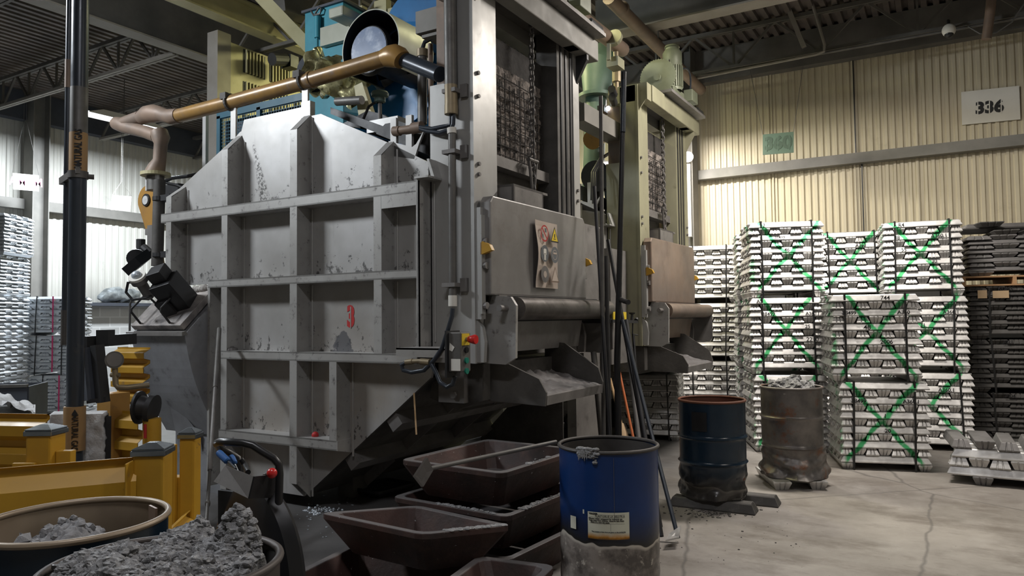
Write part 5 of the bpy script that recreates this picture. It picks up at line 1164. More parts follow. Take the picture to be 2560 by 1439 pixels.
# ---- drums
def drum(name, label, px, d, H, r, mat, inside, z0=0, rings=(.33, .62), crush=0, flare=0, ovx=1, ovy=1, rot=0, rimmat=None, group=None, insx=.9, rimnoise=.0):
    p = GD(px, d); t = thing(name, label, 'drum', (0, 0, 0), group); ORG[t] = Vector((0, 0, 0))
    pr = [(r*.97, .0), (r*1.0, .012), (r*.975, .025)]; z = .05
    while z < H-.03:
        b = 0
        for rg in rings: b += .016*math.exp(-((z-rg*H)/.010)**2)
        pr.append((r*.975+b, z)); z += .010
    pr += [(r*.975, H-.022)]
    def dent(v, a):
        q_ = Vector(v); rr = math.hypot(q_.x, q_.y); k_ = max(0, 1-q_.z/(.42*H)) if crush else 0
        nz = noise.fractal(Vector((math.cos(a)*1.8, math.sin(a)*1.8, q_.z*5+crush*10)), 1, 2.1, 4)
        f = 1+crush*k_*nz*1.0+flare*max(0, 1-q_.z/.16)*.06
        if crush: f += crush*.35*math.sin(q_.z*42+2*math.sin(a*2))*k_
        f += rimnoise*math.sin(2*a+1)+rimnoise*.6*math.sin(3*a)
        q_.x *= f*ovx; q_.y *= f*ovy; return q_
    MB().lathe(pr, (0, 0, 0), 96, dent, True).build('shell', mat, t, smooth=True)
    MB().lathe([(r*.965, H-.022), (r*.962, H*.35), (r*.955, H*insx*.2), (.001, H*insx*.2)], (0, 0, 0), 64, dent if not crush else (lambda v, a: Vector((v.x*.97*(1+rimnoise*math.sin(2*a+1)+rimnoise*.6*math.sin(3*a)), v.y*.97*(1+rimnoise*math.sin(2*a+1)+rimnoise*.6*math.sin(3*a)), v.z)))).build('inner_wall', inside, t, smooth=True)
    rp = [(r*.975+.011*math.cos(2*math.pi*i/10), H-.011+.011*math.sin(2*math.pi*i/10)) for i in range(11)]
    MB().lathe(rp, (0, 0, 0), 72, dent).build('rolled_rim', rimmat or inside, t, smooth=True)
    t.location = (p.x, p.y, z0); t.rotation_euler = (0, 0, rot); return t
def pile(t, r, z0, hfun, mat, seed, n1=70, n2=150, amp=.05, name='dross_heap', lumps=120, lr=.02, ox=0, oy=0):
    vs = []; fs = []
    for i in range(n1+1):
        for j in range(n2):
            rr = r*i/n1; a = 2*math.pi*j/n2; x = rr*math.cos(a)+ox; y = rr*math.sin(a)+oy
            q_ = Vector((x*9+seed, y*9, seed)); nz = noise.fractal(q_, .9, 2.1, 5)
            c_ = .018*abs(noise.noise(Vector((x*40, y*40, seed))))+.008*noise.noise(Vector((x*90, y*90, seed)))
            z = z0+hfun(x, y)+amp*nz+c_
            if i == n1: z = min(z, z0)-.03
            vs.append((x+.012*noise.noise(q_*4), y+.012*noise.noise(q_*4+Vector((9, 9, 9))), z))
    for i in range(n1):
        for j in range(n2): a = i*n2+j; b = i*n2+(j+1) % n2; fs.append((a, b, b+n2, a+n2))
    m = MB().add(vs, fs); rnd = random.Random(seed)
    for _ in range(lumps):
        a = rnd.random()*2*math.pi; rr = r*.95*math.sqrt(rnd.random()); x = rr*math.cos(a)+ox; y = rr*math.sin(a)+oy; z = z0+hfun(x, y)+amp*noise.fractal(Vector((x*9+seed, y*9, seed)), .9, 2.1, 5)
        s_ = lr*(.4+rnd.random()); of = Vector((rnd.random()*50, 0, 0))
        m.sphere((x, y, z+s_*.3), s_, 4, (1+.4*rnd.random(), .9, .8), lambda v: Vector([noise.noise(v*90+of+Vector((k_*7, 0, 0))) for k_ in range(3)])*s_*.6)
    return m.build(name, mat, t, kind='stuff', smooth=True)
D1 = drum('dross_drum', 'nearest brown drum heaped with grey dross, in front of the lift truck', 410, 1.96, .99, .292, 'dr_side', 'dr_insoot', rings=(.33, .66), rimnoise=.03, rimmat='dr_side', rot=.6)
def h1(x, y):
    g_ = lambda cx, cy, s_, h: h*math.exp(-((x-cx)**2+(y-cy)**2)/s_**2)
    return -.03+g_(-.02, .0, .22, .05)+g_(.15, .16, .06, .12)+g_(.0, .22, .08, .07)+g_(-.17, -.02, .09, .05)-g_(.08, .25, .05, .10)-g_(.26, .1, .05, .05)+g_(.24, -.02, .05, .04)
pile(D1, .262, .97, lambda x, y: h1(x*math.cos(.6+R(30.5)*0-R(30.49))-y*math.sin(.6-R(30.49)), x*math.sin(.6-R(30.49))+y*math.cos(.6-R(30.49))), 'dross', 3, 150, 380, .034, lumps=2600, lr=.0115)
D2 = drum('dross_drum', 'dark blue drum with a tan inside holding a little pale dross at the left edge', 192, 2.52, .965, .298, 'dr_black', 'dr_ind', rimmat='dr_ind', rings=(.33, .66), insx=1.0)
pile(D2, .20, .80, lambda x, y: .09*math.exp(-((x+.10)**2+(y-.02)**2)/.02)+.03, 'drosslight', 8, 60, 130, .03, lumps=60, lr=.02, ox=-.06, oy=-.06)
MB().box(-.004, .004, -.035, .035, 0, .17, Matrix.Translation((.22*math.cos(R(75)), .26*math.sin(R(75)), .78)) @ Matrix.Rotation(R(75), 4, 'Z')).build('inner_weld_strip', 'hotdoor', D2)
MB().add([(.10, -.14, .80), (.20, -.12, .80), (.18, -.08, .87), (.12, -.10, .90)], [(0, 1, 2, 3)]).build('scrap_flake', 'drosslight', D2)
D3 = drum('waste_drum', 'bright blue open drum with a white hazard label and a burnt bottom', 1513, 4.36, .885, .292, 'dr_blue', 'dr_insoot', rings=(), crush=.045, rimmat='dr_insoot', rimnoise=.012)
va = math.atan2((CAM-GD(1513, 4.36)).y, (CAM-GD(1513, 4.36)).x)
def curved(t, r, a0, a1, z0, z1, mat, name, n=12, lift=.002, **k_):
    vs = []
    for i in range(n+1):
        a = a0+(a1-a0)*i/n
        for z in (z0, z1): vs.append(((r+lift)*math.cos(a), (r+lift)*math.sin(a), z))
    return MB().add(vs, [(2*i, 2*i+2, 2*i+3, 2*i+1) for i in range(n)]).build(name, mat, t, **k_)
def label_mat():
    m, tt, p = nt('scorched_label_paper'); tc = N(tt, 'ShaderNodeTexCoord'); sx = N(tt, 'ShaderNodeSeparateXYZ'); L(tt, tc.outputs['Object'], sx.inputs[0])
    z = math_(tt, 'ADD', sx.outputs[2], math_(tt, 'MULTIPLY', noi(tt, tc.outputs['Object'], 30, 3), .02))
    c = mixc(tt, ramp(tt, z, .452, .425), (.62, .62, .50), (.50, .22, .02)); c = mixc(tt, ramp(tt, z, .428, .412), c, (.05, .02, .01))
    L(tt, c, p.inputs['Base Color']); p.inputs['Roughness'].default_value = .6; return m
M['label'] = label_mat()
rr_ = .2895
curved(D3, rr_, va-.41, va+.39, .405, .552, 'label', 'hazard_label', n=20, label='white hazard label scorched orange at the bottom')
def ctext(t, r, body, a, z, size, mat, nm_, bold=0):
    o = text_mesh(body, size, (0, 1, 0), (0, 0, 1), (0, 0, 0), mat, nm_, t, .0003, bold=bold)
    for v in o.data.vertices: an = a+v.co.y/r; v.co = (r+v.co.x)*Vector((math.cos(an), math.sin(an), 0))+Vector((0, 0, z+v.co.z))
    return o
ctext(D3, rr_+.004, 'WACKER', va-.30, .543, .012, 'marker', 'label_print', .0006)
ctext(D3, rr_+.004, 'ELASTOSIL\u00ae LR 3003/70 A', va+.02, .531, .0145, 'marker', 'label_print')
ctext(D3, rr_+.004, 'Silicone rubber compound for industrial use', va-.07, .517, .0105, 'marker', 'label_print', .0004)
ctext(D3, rr_+.004, 'Keep away from children. Observe data sheet', va-.05, .507, .0105, 'marker', 'label_print', .0004)
ctext(D3, rr_+.004, 'Store in a cool dry place', va-.17, .497, .0105, 'marker', 'label_print', .0004)
ctext(D3, rr_+.004, 'The contents of this drum are given on the packing list', va-.01, .446, .0085, 'marker', 'label_print', .0003)
for z in (.538, .523, .490): curved(D3, rr_, va-.38, va+.30, z, z+.001, 'marker', 'label_rule', lift=.0025)
curved(D3, rr_, va+.03, va+.034, .452, .490, 'marker', 'label_rule', lift=.0025, n=2)
curved(D3, rr_, va-.83, va-.68, .44, .51, 'paper', 'side_label')
curved(D3, rr_, va-.515, va-.485, .535, .558, 'paper', 'label_remnant', n=3); curved(D3, rr_, va+.235, va+.30, .530, .548, 'paper', 'label_remnant', n=3)
curved(D3, rr_, va+.10, va+.107, .50, .85, 'conduit', 'seam_scratch', n=2)
m = MB(); rnd = random.Random(4)
for i in range(170):
    a = va-.62+.40*rnd.random()**1.3; z = .89-.05*rnd.random()**2*(1 if i > 20 else 1.6); m.sphere((.287*math.cos(a)+.008*rnd.random(), .287*math.sin(a), z+.004), .004+.007*rnd.random()**2, 4, (1.6, 1.6, 1))
for i in range(22):
    a = va-.60+.2*rnd.random(); m.tube([(.296*math.cos(a), .296*math.sin(a), .885), (.300*math.cos(a+.01), .300*math.sin(a+.01), .86-.035*rnd.random())], [.006, .001], 5)
m.build('metal_splash', 'dross', D3, smooth=True)
D4 = drum('waste_drum', 'navy black dented drum with a red brown inside standing on two ingots', 1773, 6.44, .83, .288, 'dr_black', 'dr_in', z0=.078, rings=(.36, .62), crush=.13, rot=.4)
vb = math.atan2((CAM-GD(1773, 6.44)).y, (CAM-GD(1773, 6.44)).x)-.4
curved(D4, .284, vb-.62, vb-.15, .58, .74, 'black', 'dark_label', lift=.004)
D5 = drum('waste_drum', 'rusty grey crumpled drum with slag on top, standing on pale ingots', 1971, 7.22, .86, .292, 'dr_rust', 'dr_rust', z0=.078, rings=(.34, .66), crush=.22, flare=1.2, rot=1.1)
pile(D5, .22, .80, lambda x, y: .05+.07*math.exp(-((x-.05)**2+y**2)/.02), 'dross', 12, 40, 90, .05, lumps=40, lr=.03)
# ---- moulds: thick rimmed tapered trays
def tray(name, label, cs, depth=.235, rim=.045, inset=.11, group=None, spill=None, mat='tray'):
    cs = [Vector(c_) for c_ in cs]; ce = sum(cs, Vector())/4; t = thing(name, label, 'mould', (ce.x, ce.y, ce.z-depth), group)
    e1 = (cs[1]-cs[0]).normalized(); e2 = (cs[3]-cs[0]).normalized()
    def ins(d):
        d *= 1/abs(e1.cross(e2).length)
        return [cs[0]+e1*d+e2*d, cs[1]-e1*d+e2*d, cs[2]-e1*d-e2*d, cs[3]+e1*d-e2*d]
    dn = Vector((0, 0, -1)); o0 = cs; o1 = [c_+dn*.03 for c_ in cs]; o2 = [c_+dn*depth for c_ in ins(inset)]
    i0 = ins(rim); i1 = [c_+dn*(depth-.05) for c_ in ins(inset+.02)]
    def rnd_(q4, k=.05):                    # cut corners
        o = []
        for i in range(4):
            a, b, c_ = q4[i-1], q4[i], q4[(i+1) % 4]; u_ = (a-b).normalized()*k; v_ = (c_-b).normalized()*k; o += [b+u_, b+(u_+v_)*.3, b+v_]
        return o
    rings_ = [rnd_(q4) for q4 in (o2, o1, o0, i0, i1)]; n = 12
    vs = [v for r_ in rings_ for v in r_]; fs = [(k_*n+i, k_*n+(i+1) % n, (k_+1)*n+(i+1) % n, (k_+1)*n+i) for k_ in range(4) for i in range(n)]
    fs += [tuple(range(n)), tuple(4*n+i for i in range(n))]
    MB().add(vs, fs).build('tray_body', mat, t, bev=.006)
    if spill:
        rn = random.Random(len(label)); m = MB()
        for (i, f0, f1, cnt) in spill:
            a, b = cs[i], cs[(i+1) % 4]; nn = (cs[(i+2) % 4]-b).normalized()
            for _ in range(cnt):
                f = f0+(f1-f0)*rn.random()**1.4; p_ = a.lerp(b, f)+nn*rim*(.2+.7*rn.random()); m.sphere(p_+Vector((0, 0, .002)), .003+.009*rn.random()**3, 4, (1.8, 1.3, .6))
        m.build('metal_spill', 'dross', t, smooth=True)
    return t
G1 = 'cast iron moulds'
th = R(-4)
def rect(cx, cy, z, l, w_, a, tilt=(0, 0)):
    u_ = Vector((math.cos(a), math.sin(a), 0)); v_ = Vector((-math.sin(a), math.cos(a), 0)); c_ = Vector((cx, cy, z))
    return [c_+u_*(sx*l/2)+v_*(sy*w_/2)+Vector((0, 0, tilt[0]*sx+tilt[1]*sy)) for sx, sy in ((-1, -1), (1, -1), (1, 1), (-1, 1))]
tray('sow_mould', 'dark cast iron mould at the bottom of the stack behind the blue drum', rect(-2.62, 4.14, .238, .92, .92, th), group=G1)
tray('sow_mould', 'dark cast iron mould in the middle of the stack behind the blue drum', rect(-2.64, 4.18, .476, .92, .94, th), spill=[(0, .4, .9, 90), (1, .2, .8, 120)])
tray('sow_mould', 'topmost dark cast iron mould of the stack, crossed by the skimming rake', rect(-2.64, 4.22, .714, .82, .96, th), spill=[(1, .3, .6, 30)])
tray('sow_mould', 'lower cast iron mould under the tilted one at the bottom edge', rect(-2.72, 3.22, .238, .90, .66, R(8)))
tray('sow_mould', 'cast iron mould at the bottom edge left of the blue drum', rect(-2.02, 3.22, .30, .46, .60, R(8)))
cA, cB, cC, cD = AZ(.50, 797, 1281), AZ(.50, 1054, 1335), AZ(.47, 1282, 1312), AZ(.47, 1045, 1262)
tray('sow_mould', 'red brown tilted cast iron mould at the front with silver spill on its rim', [cA, cB, cC, cD], depth=.22, inset=.09, spill=[(1, .30, .95, 320)])
# rake lying over the top mould
t = thing('skimming_rake', 'long steel rake with a square blade lying over the topmost mould', 'rake', tuple(AD(1210, 1170, 4.1)))
r0, r1 = AD(1068, 1172, 4.0), AD(1390, 1104, 4.55)
MB().tube([r0, r1], .013, 10).build('handle', 'conduit', t, smooth=True)
bm_ = [AD(1062, 1143, 3.93), AD(1077, 1175, 3.97), AD(1052, 1217, 3.95), AD(1031, 1190, 3.92)]
MB().add([*bm_, *[b_+Vector((.01, .012, 0)) for b_ in bm_]], [(0, 1, 2, 3), (7, 6, 5, 4), (0, 4, 5, 1), (1, 5, 6, 2), (2, 6, 7, 3), (3, 7, 4, 0)]).build('blade', 'dustst', t, bev=.002)
# small black pan on floor
p_ = AZ(.07, 915, 1222)
tray('drip_pan', 'small black rectangular pan on the floor under the furnace', rect(-4.62, 5.40, .075, .42, .50, R(-6)), depth=.07, rim=.02, inset=.035, mat='black')
# debris
m = MB(); rn = random.Random(5)
for i in range(70):
    p_ = AZ(0, 800+rn.gauss(0, 22), 1277+rn.gauss(0, 5)); m.sphere(p_+Vector((0, 0, .006)), .005+.010*rn.random(), 5)
for i in range(30):
    p_ = AZ(0, rn.uniform(740, 1000), rn.uniform(1220, 1345)); m.sphere(p_+Vector((0, 0, .003)), .003+.006*rn.random(), 5, (1.5, 1, .5))
m.build('metal_chips', 'lens', label='bright metal chips scattered on the floor left of the tilted mould', cat='debris', kind='stuff')
m = MB()
for i in range(60):
    p_ = AZ(0, rn.uniform(1640, 2000), rn.uniform(1240, 1420)); m.sphere(p_+Vector((0, 0, .003)), .002+.006*rn.random()**3, 5, (1.4, 1, .6))
for i in range(160):
    p_ = AZ(0, rn.gauss(1790, 50), rn.gauss(1282, 8)); m.sphere(p_+Vector((0, 0, .003)), .003+.008*rn.random()**3, 5, (1.4, 1, .6))
m.build('floor_crumbs', 'sooty', label='dark dross crumbs scattered on the concrete around the navy drum', cat='debris', kind='stuff')
p_ = AZ(0, 784, 1263); MB().tube([(p_.x, p_.y, 0), (p_.x, p_.y, .05)], .008, 8).lathe([(.001, .0), (.03, 0), (.03, .006), (.001, .008)], (p_.x, p_.y, 0), 12).build('floor_stud', 'black', label='small black stud standing in the chips on the floor', cat='stud')
# ---- lift truck beside near drum
DT = 2.95
T = lambda px, py, d=DT: AD(px, py, d)
t = thing('drum_lift_truck', 'black hand truck with a looped handle, steel pocket and large round plate', 'hand truck', tuple(GD(640, DT)))
loop = [T(690, 1440), T(694, 1330), T(697, 1250), T(699, 1185), T(697, 1160), T(684, 1145), T(655, 1128), T(632, 1113), T(608, 1107), T(575, 1105), T(549, 1104, 3.0), T(541, 1108, 3.15), T(548, 1117, 3.3), T(575, 1132, 3.35), T(595, 1145, 3.35), T(600, 1165, 3.35), T(600, 1300, 3.35), T(600, 1440, 3.35)]
MB().tube(loop, .0155, 14).build('handle', 'black', t, smooth=True)
MB().tube([T(602, 1148, 3.3), T(612, 1160, 3.3), T(620, 1180, 3.2)], .012, 10).build('handle_brace', 'black', t, smooth=True)
# pocket
a, b_, c_, d_ = T(563, 1163, 2.9), T(633, 1190, 2.75), T(620, 1245, 2.75), T(534, 1203, 2.9)
e_, f_ = T(690, 1185, 3.0), T(684, 1243, 3.0)
MB().add([a, b_, c_, d_, e_, f_], [(0, 1, 2, 3), (1, 4, 5, 2)]).build('tool_pocket', 'dustst', t).modifiers.new('th', 'SOLIDIFY').thickness = .004
MB().add([b_, e_, f_, c_], [(0, 1, 2, 3)]).build('pocket_side', 'black', t).modifiers.new('th', 'SOLIDIFY').thickness = .006
g0 = T(675, 1187, 2.88)
t_b = MB().sphere(T(680, 1182, 2.86), .020, 12).build('red_knob', 'red', t, smooth=True, label='glossy red ball knob')
MB().tube([T(660, 1187, 2.9), T(678, 1183, 2.87)], .006, 8).build('knob_rod', 'conduit', t)
# big round plate at right
wc = T(640, 1440, 3.05); rx = .215
ax2 = (_F*.75+_R*.66).normalized()
u_ = ax2.cross(Vector((0, 0, 1))).normalized(); vz = Vector((0, 0, 1))
m = MB(); n = 56; vs = []
for (o, r_) in ((0, .0), (0, .27), (.02, .32), (.07, .335), (.09, .32), (.09, .0)):
    for i in range(n): a_ = 2*math.pi*i/n; vs.append(wc+ax2*(o-.05)+(u_*math.cos(a_)*.95+vz*math.sin(a_)*1.15)*max(r_, .001))
m.add(vs, [(k_*n+i, k_*n+(i+1) % n, (k_+1)*n+(i+1) % n, (k_+1)*n+i) for k_ in range(5) for i in range(n)]).build('round_plate', 'black', t, smooth=True)
MB().add([T(545, 1225, 3.15), T(690, 1240, 3.05), T(690, 1440, 3.05), T(545, 1440, 3.15)], [(0, 1, 2, 3)]).build('back_board', 'dark', t).modifiers.new('th', 'SOLIDIFY').thickness = .02
for (pa1, pa2, nm_) in (((546, 1130, 2.98), (570, 1153, 2.95), 'a'), ((577, 1140, 3.02), (586, 1160, 3.0), 'b')):
    th_ = thing('screwdriver' if nm_ == 'a' else 'chisel', 'blue handled tool standing in the truck pocket, '+('longer left one' if nm_ == 'a' else 'shorter right one'), 'hand tool', tuple(T(*pa1)))
    p0_, p1_ = T(*pa1), T(*pa2); d__ = (p1_-p0_).normalized()
    MB().tube([p0_, p0_+d__*.01, p1_-d__*.005, p1_], [.012, .0145, .0145, .010], 12).build('grip', 'bluep', th_, smooth=True)
    MB().tube([p1_, p1_+d__*.05], .005, 8).build('shank', 'cap', th_, smooth=True)
# ---- leaning bars
def bar(label, p0, p1, r, mat, name='steel_bar', cat='bar', extra=None):
    p0, p1 = Vector(p0), Vector(p1); o = MB().tube([p0, p0.lerp(p1, .5)+Vector((.0, .0, -.004)), p1], r, 12).build(name, mat, label=label, cat=cat, smooth=True); return o
b0, b1 = AY(4.36, 548, 822), GD(508, 4.4)
t = thing('leaning_lance', 'long steel lance leaning on the side of the near furnace', 'lance', tuple(b1))
pm_ = b0.lerp(b1, .63)
MB().tube([b0, b0.lerp(b1, .3)], .020, 14).build('upper_tube', 'conduit', t, smooth=True)
MB().tube([b0.lerp(b1, .3), pm_], .016, 12).build('middle_tube', 'dustst', t, smooth=True)
MB().tube([pm_, b1+Vector((0, 0, .02))], .011, 10).sphere(b0.lerp(b1, .74), .018, 6, (1, 1, 1.6)).build('lower_rod', 'conduit', t, smooth=True)
# tool rack with yellow clips, between furnaces
ry = 6.72; XRk = -2.72
t = thing('tool_rack', 'steel rail with yellow clips and a hook holding the long handled tools', 'tool rack', tuple(AX(XRk, 1560, 800)))
a, b_ = AX(XRk, 1528, 802), AX(XRk, 1592, 804)
MB().beam(a, b_, .03, .03).build('rail', 'dark', t)
MB().beam(AX(XRk-.02, 1532, 790), AX(XRk-.02, 1565, 791), .01, .09).build('yellow_plate', 'yel2', t)
MB().tube([AX(XRk, 1580, 800), AX(XRk, 1580, 786), AX(XRk, 1580, 784), AX(XRk, 1580, 781)], [.018, .012, .03, .034], 12).tube([AX(XRk, 1582, 804), AX(XRk, 1581, 835), AX(XRk, 1594, 837)], .008, 8).tube([AX(XRk, 1590, 800), AX(XRk, 1592, 797)], .02, 10).build('hook', 'dark', t, smooth=True)
MB().beam(a, (-3.25, a.y, a.z), .04, .04).build('bracket_arm', 'dark', t)
def flo(px, d): v = GD(px, d); return (v.x, v.y, 0)
def lean(label, top, foot, r, mat, name='long_rod', **k_):
    return bar(label, AD(*top), flo(*foot), r, mat, name, 'rod')
lean('tall polished rod standing tallest left of the black pole between the furnaces', (1502, 240, 6.6), (1502, 6.5), .018, 'conduit')
lean('short dark rod leaning left of the polished rod', (1486, 466, 6.8), (1527, 6.2), .017, 'dark')
t = thing('black_pole', 'thick tall black pole standing between the two furnaces', 'pole', flo(1540, 6.3))
MB().tube([AD(1560, 180, 6.4), AD(1553, 480, 6.35), AD(1543, 900, 6.3), Vector(flo(1540, 6.3))], [.022, .022, .028, .030], 14).build('tube', 'black', t, smooth=True)
MB().tube([AD(1559.5, 200, 6.38), AD(1557, 330, 6.36)], .0235, 12).build('upper_sleeve', 'greypipe', t, smooth=True)
t = thing('long_hoe', 'long handled hoe with a pale scraper blade, leaning behind the blue drum', 'hoe', flo(1678, 5.35))
foot = Vector(flo(1683, 5.35))+Vector((0, 0, .03)); top = AD(1556, 800, 6.3)
MB().tube([top, foot], .016, 12).build('handle', 'greypipe', t, smooth=True)
bb = [AD(1664, 1353, 5.20), AD(1672, 1338, 5.33), AD(1703, 1316, 5.38), AD(1697, 1346, 5.22)]
bb = [Vector((v.x, v.y, max(.004, v.z))) for v in bb]
MB().add([*bb, *[v+Vector((0, 0, .012)) for v in bb]], [(0, 1, 2, 3), (7, 6, 5, 4), (0, 4, 5, 1), (1, 5, 6, 2), (2, 6, 7, 3), (3, 7, 4, 0)]).build('blade', 'alu', t)
lean('dark rod whose foot shows lowest right of the blue drum', (1565, 800, 6.35), (1641, 5.5), .02, 'dark')
lean('black rod with a thick end crossing behind the black pole', (1520, 600, 6.8), (1640, 5.75), .018, 'black')
lean('grey rod leaning just left of the long hoe', (1566, 830, 6.7), (1610, 5.9), .020, 'dustst')
lean('thin black rod hanging from the rack hook', (1583, 835, 6.9), (1605, 6.3), .014, 'black')
lean('orange handled tool leaning against the aluminium stack', (1549, 930, 8.4), (1592, 7.9), .014, 'orh', 'long_tool')
lean('rear dark rod right behind the near furnace chute', (1484, 880, 6.9), (1512, 6.5), .028, 'sooty')
lean('rusty dark post standing beside the chute at the furnace gap', (1513, 640, 6.9), (1516, 6.9), .03, 'dark')
bar('stub of dark pipe sticking out right of the black pole', AD(1552, 748, 6.3), AD(1571, 755, 6.15), .021, 'dark', 'pipe_stub', 'pipe')
t = thing('broom', 'tan wooden broom with pale bristles standing in the gap', 'broom', flo(1552, 8.2))
f0_ = AD(1553, 1058, 8.2)
MB().tube([AD(1525, 945, 8.4), f0_], .016, 10).build('handle', 'tanw', t, smooth=True)
MB().tube([f0_, f0_+Vector((.02, -.03, -.1)), Vector((f0_.x+.08, f0_.y-.08, .0))], [.03, .06, .10], 12).build('bristles', 'card', t, smooth=True)
# ================================================================== INGOTS
def ingot_mesh(Ln, W, H, top=.60, endt=.030, name='ingot', seed=0):
    """cast ingot, along x, wide face down, two shallow grooves in each end"""
    rn = random.Random(seed)
    def ring(hl, hw, z, gr):
        ts = [-1, -.40, -.34, -.26, -.20, .20, .26, .34, .40, 1]; o = []
        for s_ in (1, -1):
            for t_ in (ts if s_ > 0 else ts[::-1]):
                g_ = gr if abs(abs(t_)-.30) < .05 else 0; o.append((s_*(hl-g_), t_*hw, z))
        return o
    rs = [ring(Ln/2-.002, W/2-.003, 0, .002), ring(Ln/2, W/2, .006, .006), ring(Ln/2, W/2, .012, .006), ring(Ln/2-endt, W/2*top+.004, H-.008, .012), ring(Ln/2-endt-.006, W/2*top-.004, H, .008)]
    n = 20; vs = [v for r_ in rs for v in r_]; fs = [tuple(range(n-1, -1, -1)), tuple(4*n+i for i in range(n))]+[(k_*n+i, k_*n+(i+1) % n, (k_+1)*n+(i+1) % n, (k_+1)*n+i) for k_ in range(4) for i in range(n)]
    vs = [(x, y, z+.0015*noise.noise(Vector((x*9+seed, y*9, z*3)))) for x, y, z in vs]
    return MB().add(vs, fs).mesh(name)
IM = {}
def get_im(key, mat):
    if key not in IM:
        me = ingot_mesh(*key, seed=len(IM)); me.materials.append(M['alu']); IM[key] = me
    return IM[key]
def put_ingot(me, mat, parent, loc, rz=0, flip=False, name='ingot'):
    o = bpy.data.objects.new(name, me); COL.objects.link(o); o.parent = parent
    o.location = loc; o.rotation_euler = (math.pi if flip else 0, 0, rz)
    o.material_slots[0].link = 'OBJECT'; o.material_slots[0].material = mat; ORG[o] = Vector((0, 0, 0)); return o
def bundle(label, px, d, z0, theta, mat='alu', green=False, W=.86, rows=12, n=7, rh=.0765, group=None, texts=(), straps=(-.29, .29), jit=.010, shade=None, dx=0, wtop=.6, iw=.128, stripe=None, loc=None, scale=1):
    p = loc if loc is not None else GD(px, d)
    c_, s_ = math.cos(theta), math.sin(theta); p = Vector(p)+Vector((-s_, c_, 0))*(W/2*scale)+Vector((c_, s_, 0))*dx
    t = thing('ingot_bundle', label, 'ingot bundle', (0, 0, 0), group); ORG[t] = Vector((0, 0, 0))
    mt = green_alu(t, mat) if green else M[mat]
    hi = round(rh*.93, 5); me = get_im((W, iw, hi, wtop), mat); pit_ = (W-iw)/(n-1); H = rows*rh
    for r_ in range(rows):
        z = r_*rh; lx = RN.uniform(-jit, jit); ly = RN.uniform(-jit, jit)*.6; shr = 0
        if r_ == 0:
            for sx in (-1, 1): put_ingot(me, mt, t, (sx*(W-iw)/2+lx*.3, 0, z+hi), R(90), True)
        elif r_ % 2:
            for i in range(n):
                y = -(W-iw)/2+i*pit_; fl = i % 2 == 1
                put_ingot(me, mt, t, (lx+RN.uniform(-.005, .005), y+ly, z+(hi if fl else 0)), RN.uniform(-.004, .004), fl)
        else:
            for i in range(n):
                x = -(W-iw)/2+i*pit_; fl = i % 2 == 1
                put_ingot(me, mt, t, (x+lx+RN.uniform(-.004, .004), ly+RN.uniform(-.005, .005), z+(hi if fl else 0)), R(90)+RN.uniform(-.004, .004), fl)
    for sx in straps:
        h = W/2+.012; m = MB(); x0 = sx-.010; x1 = sx+.010; lx = RN.uniform(-.03, .03)
        q4 = [(-h, .0), (-h, H*.5), (-h+.012, H+.006), (h-.012, H+.006), (h, H*.5), (h, .0)]
        for i in range(5):
            a, b = q4[i], q4[i+1]; xa = lx*(1-a[1]/H); xb = lx*(1-b[1]/H); dy, dz = b[0]-a[0], b[1]-a[1]; l = math.hypot(dy, dz); ny, nz = -dz/l*.002, dy/l*.002
            m.add([(x0+xa, a[0], a[1]), (x1+xa, a[0], a[1]), (x1+xb, b[0], b[1]), (x0+xb, b[0], b[1]), (x0+xa, a[0]+ny, a[1]+nz), (x1+xa, a[0]+ny, a[1]+nz), (x1+xb, b[0]+ny, b[1]+nz), (x0+xb, b[0]+ny, b[1]+nz)], [(0, 1, 2, 3), (4, 7, 6, 5), (0, 4, 5, 1), (1, 5, 6, 2), (2, 6, 7, 3), (3, 7, 4, 0)])
        m.build('strap', 'strap', t)
    if stripe is not None: 
        MB().box(stripe-.012, stripe+.012, -W/2-.010, -W/2-.008, rh, H).build('magenta_stripe', 'redstripe', t)
    for (tx, x, row, sz) in texts: text_mesh(tx, sz, (1, 0, 0), (0, -.12, 1), (x, -W/2-.010, (row+.42)*rh), 'marker', 'marker_writing', t, .0006, bold=.0012)
    t.location = (p.x, p.y, z0); t.rotation_euler = (0, 0, theta); t.scale = (scale,)*3; return t
HB = 12*.0765+.004
# stack by the rusty drum (centre left)
C1 = 'stack behind the rusty drum'
bundle('green crossed ingot bundle standing on the floor behind the rusty drum', 1972, 8.75, 0, R(22), green=True, texts=(('38499', -.1, 9, .05),))
bundle('green crossed ingot bundle marked 38499 A360 and 2210, middle of its stack', 1968, 8.77, HB, R(20), green=True, texts=(('A5', -.32, 11, .06), ('38499', -.22, 9, .06), ('A360.1', .28, 9, .055), ('25', .22, 7, .06), ('2210', .27, 5, .07)))
bundle('green crossed ingot bundle marked 46, topmost over the rusty drum', 1970, 8.80, 2*HB, R(21), green=True, texts=(('3', -.26, 11, .06), ('38499', -.08, 9, .05), ('46', .0, 7, .06), ('50', .1, 5, .06)))
bundle('partly hidden green marked bundle on the floor, left behind the rusty drum stack', 1925, 9.95, 0, R(17), green=True)
bundle('partly hidden green marked bundle, middle of the stack left behind the rusty drum', 1924, 9.95, HB, R(17), green=True)
bundle('partly hidden green marked bundle marked A5, topmost left of the centre stack', 1926, 9.95, 2*HB, R(17), green=True, texts=(('A5', -.3, 11, .06), ('38499', -.2, 9, .05)))
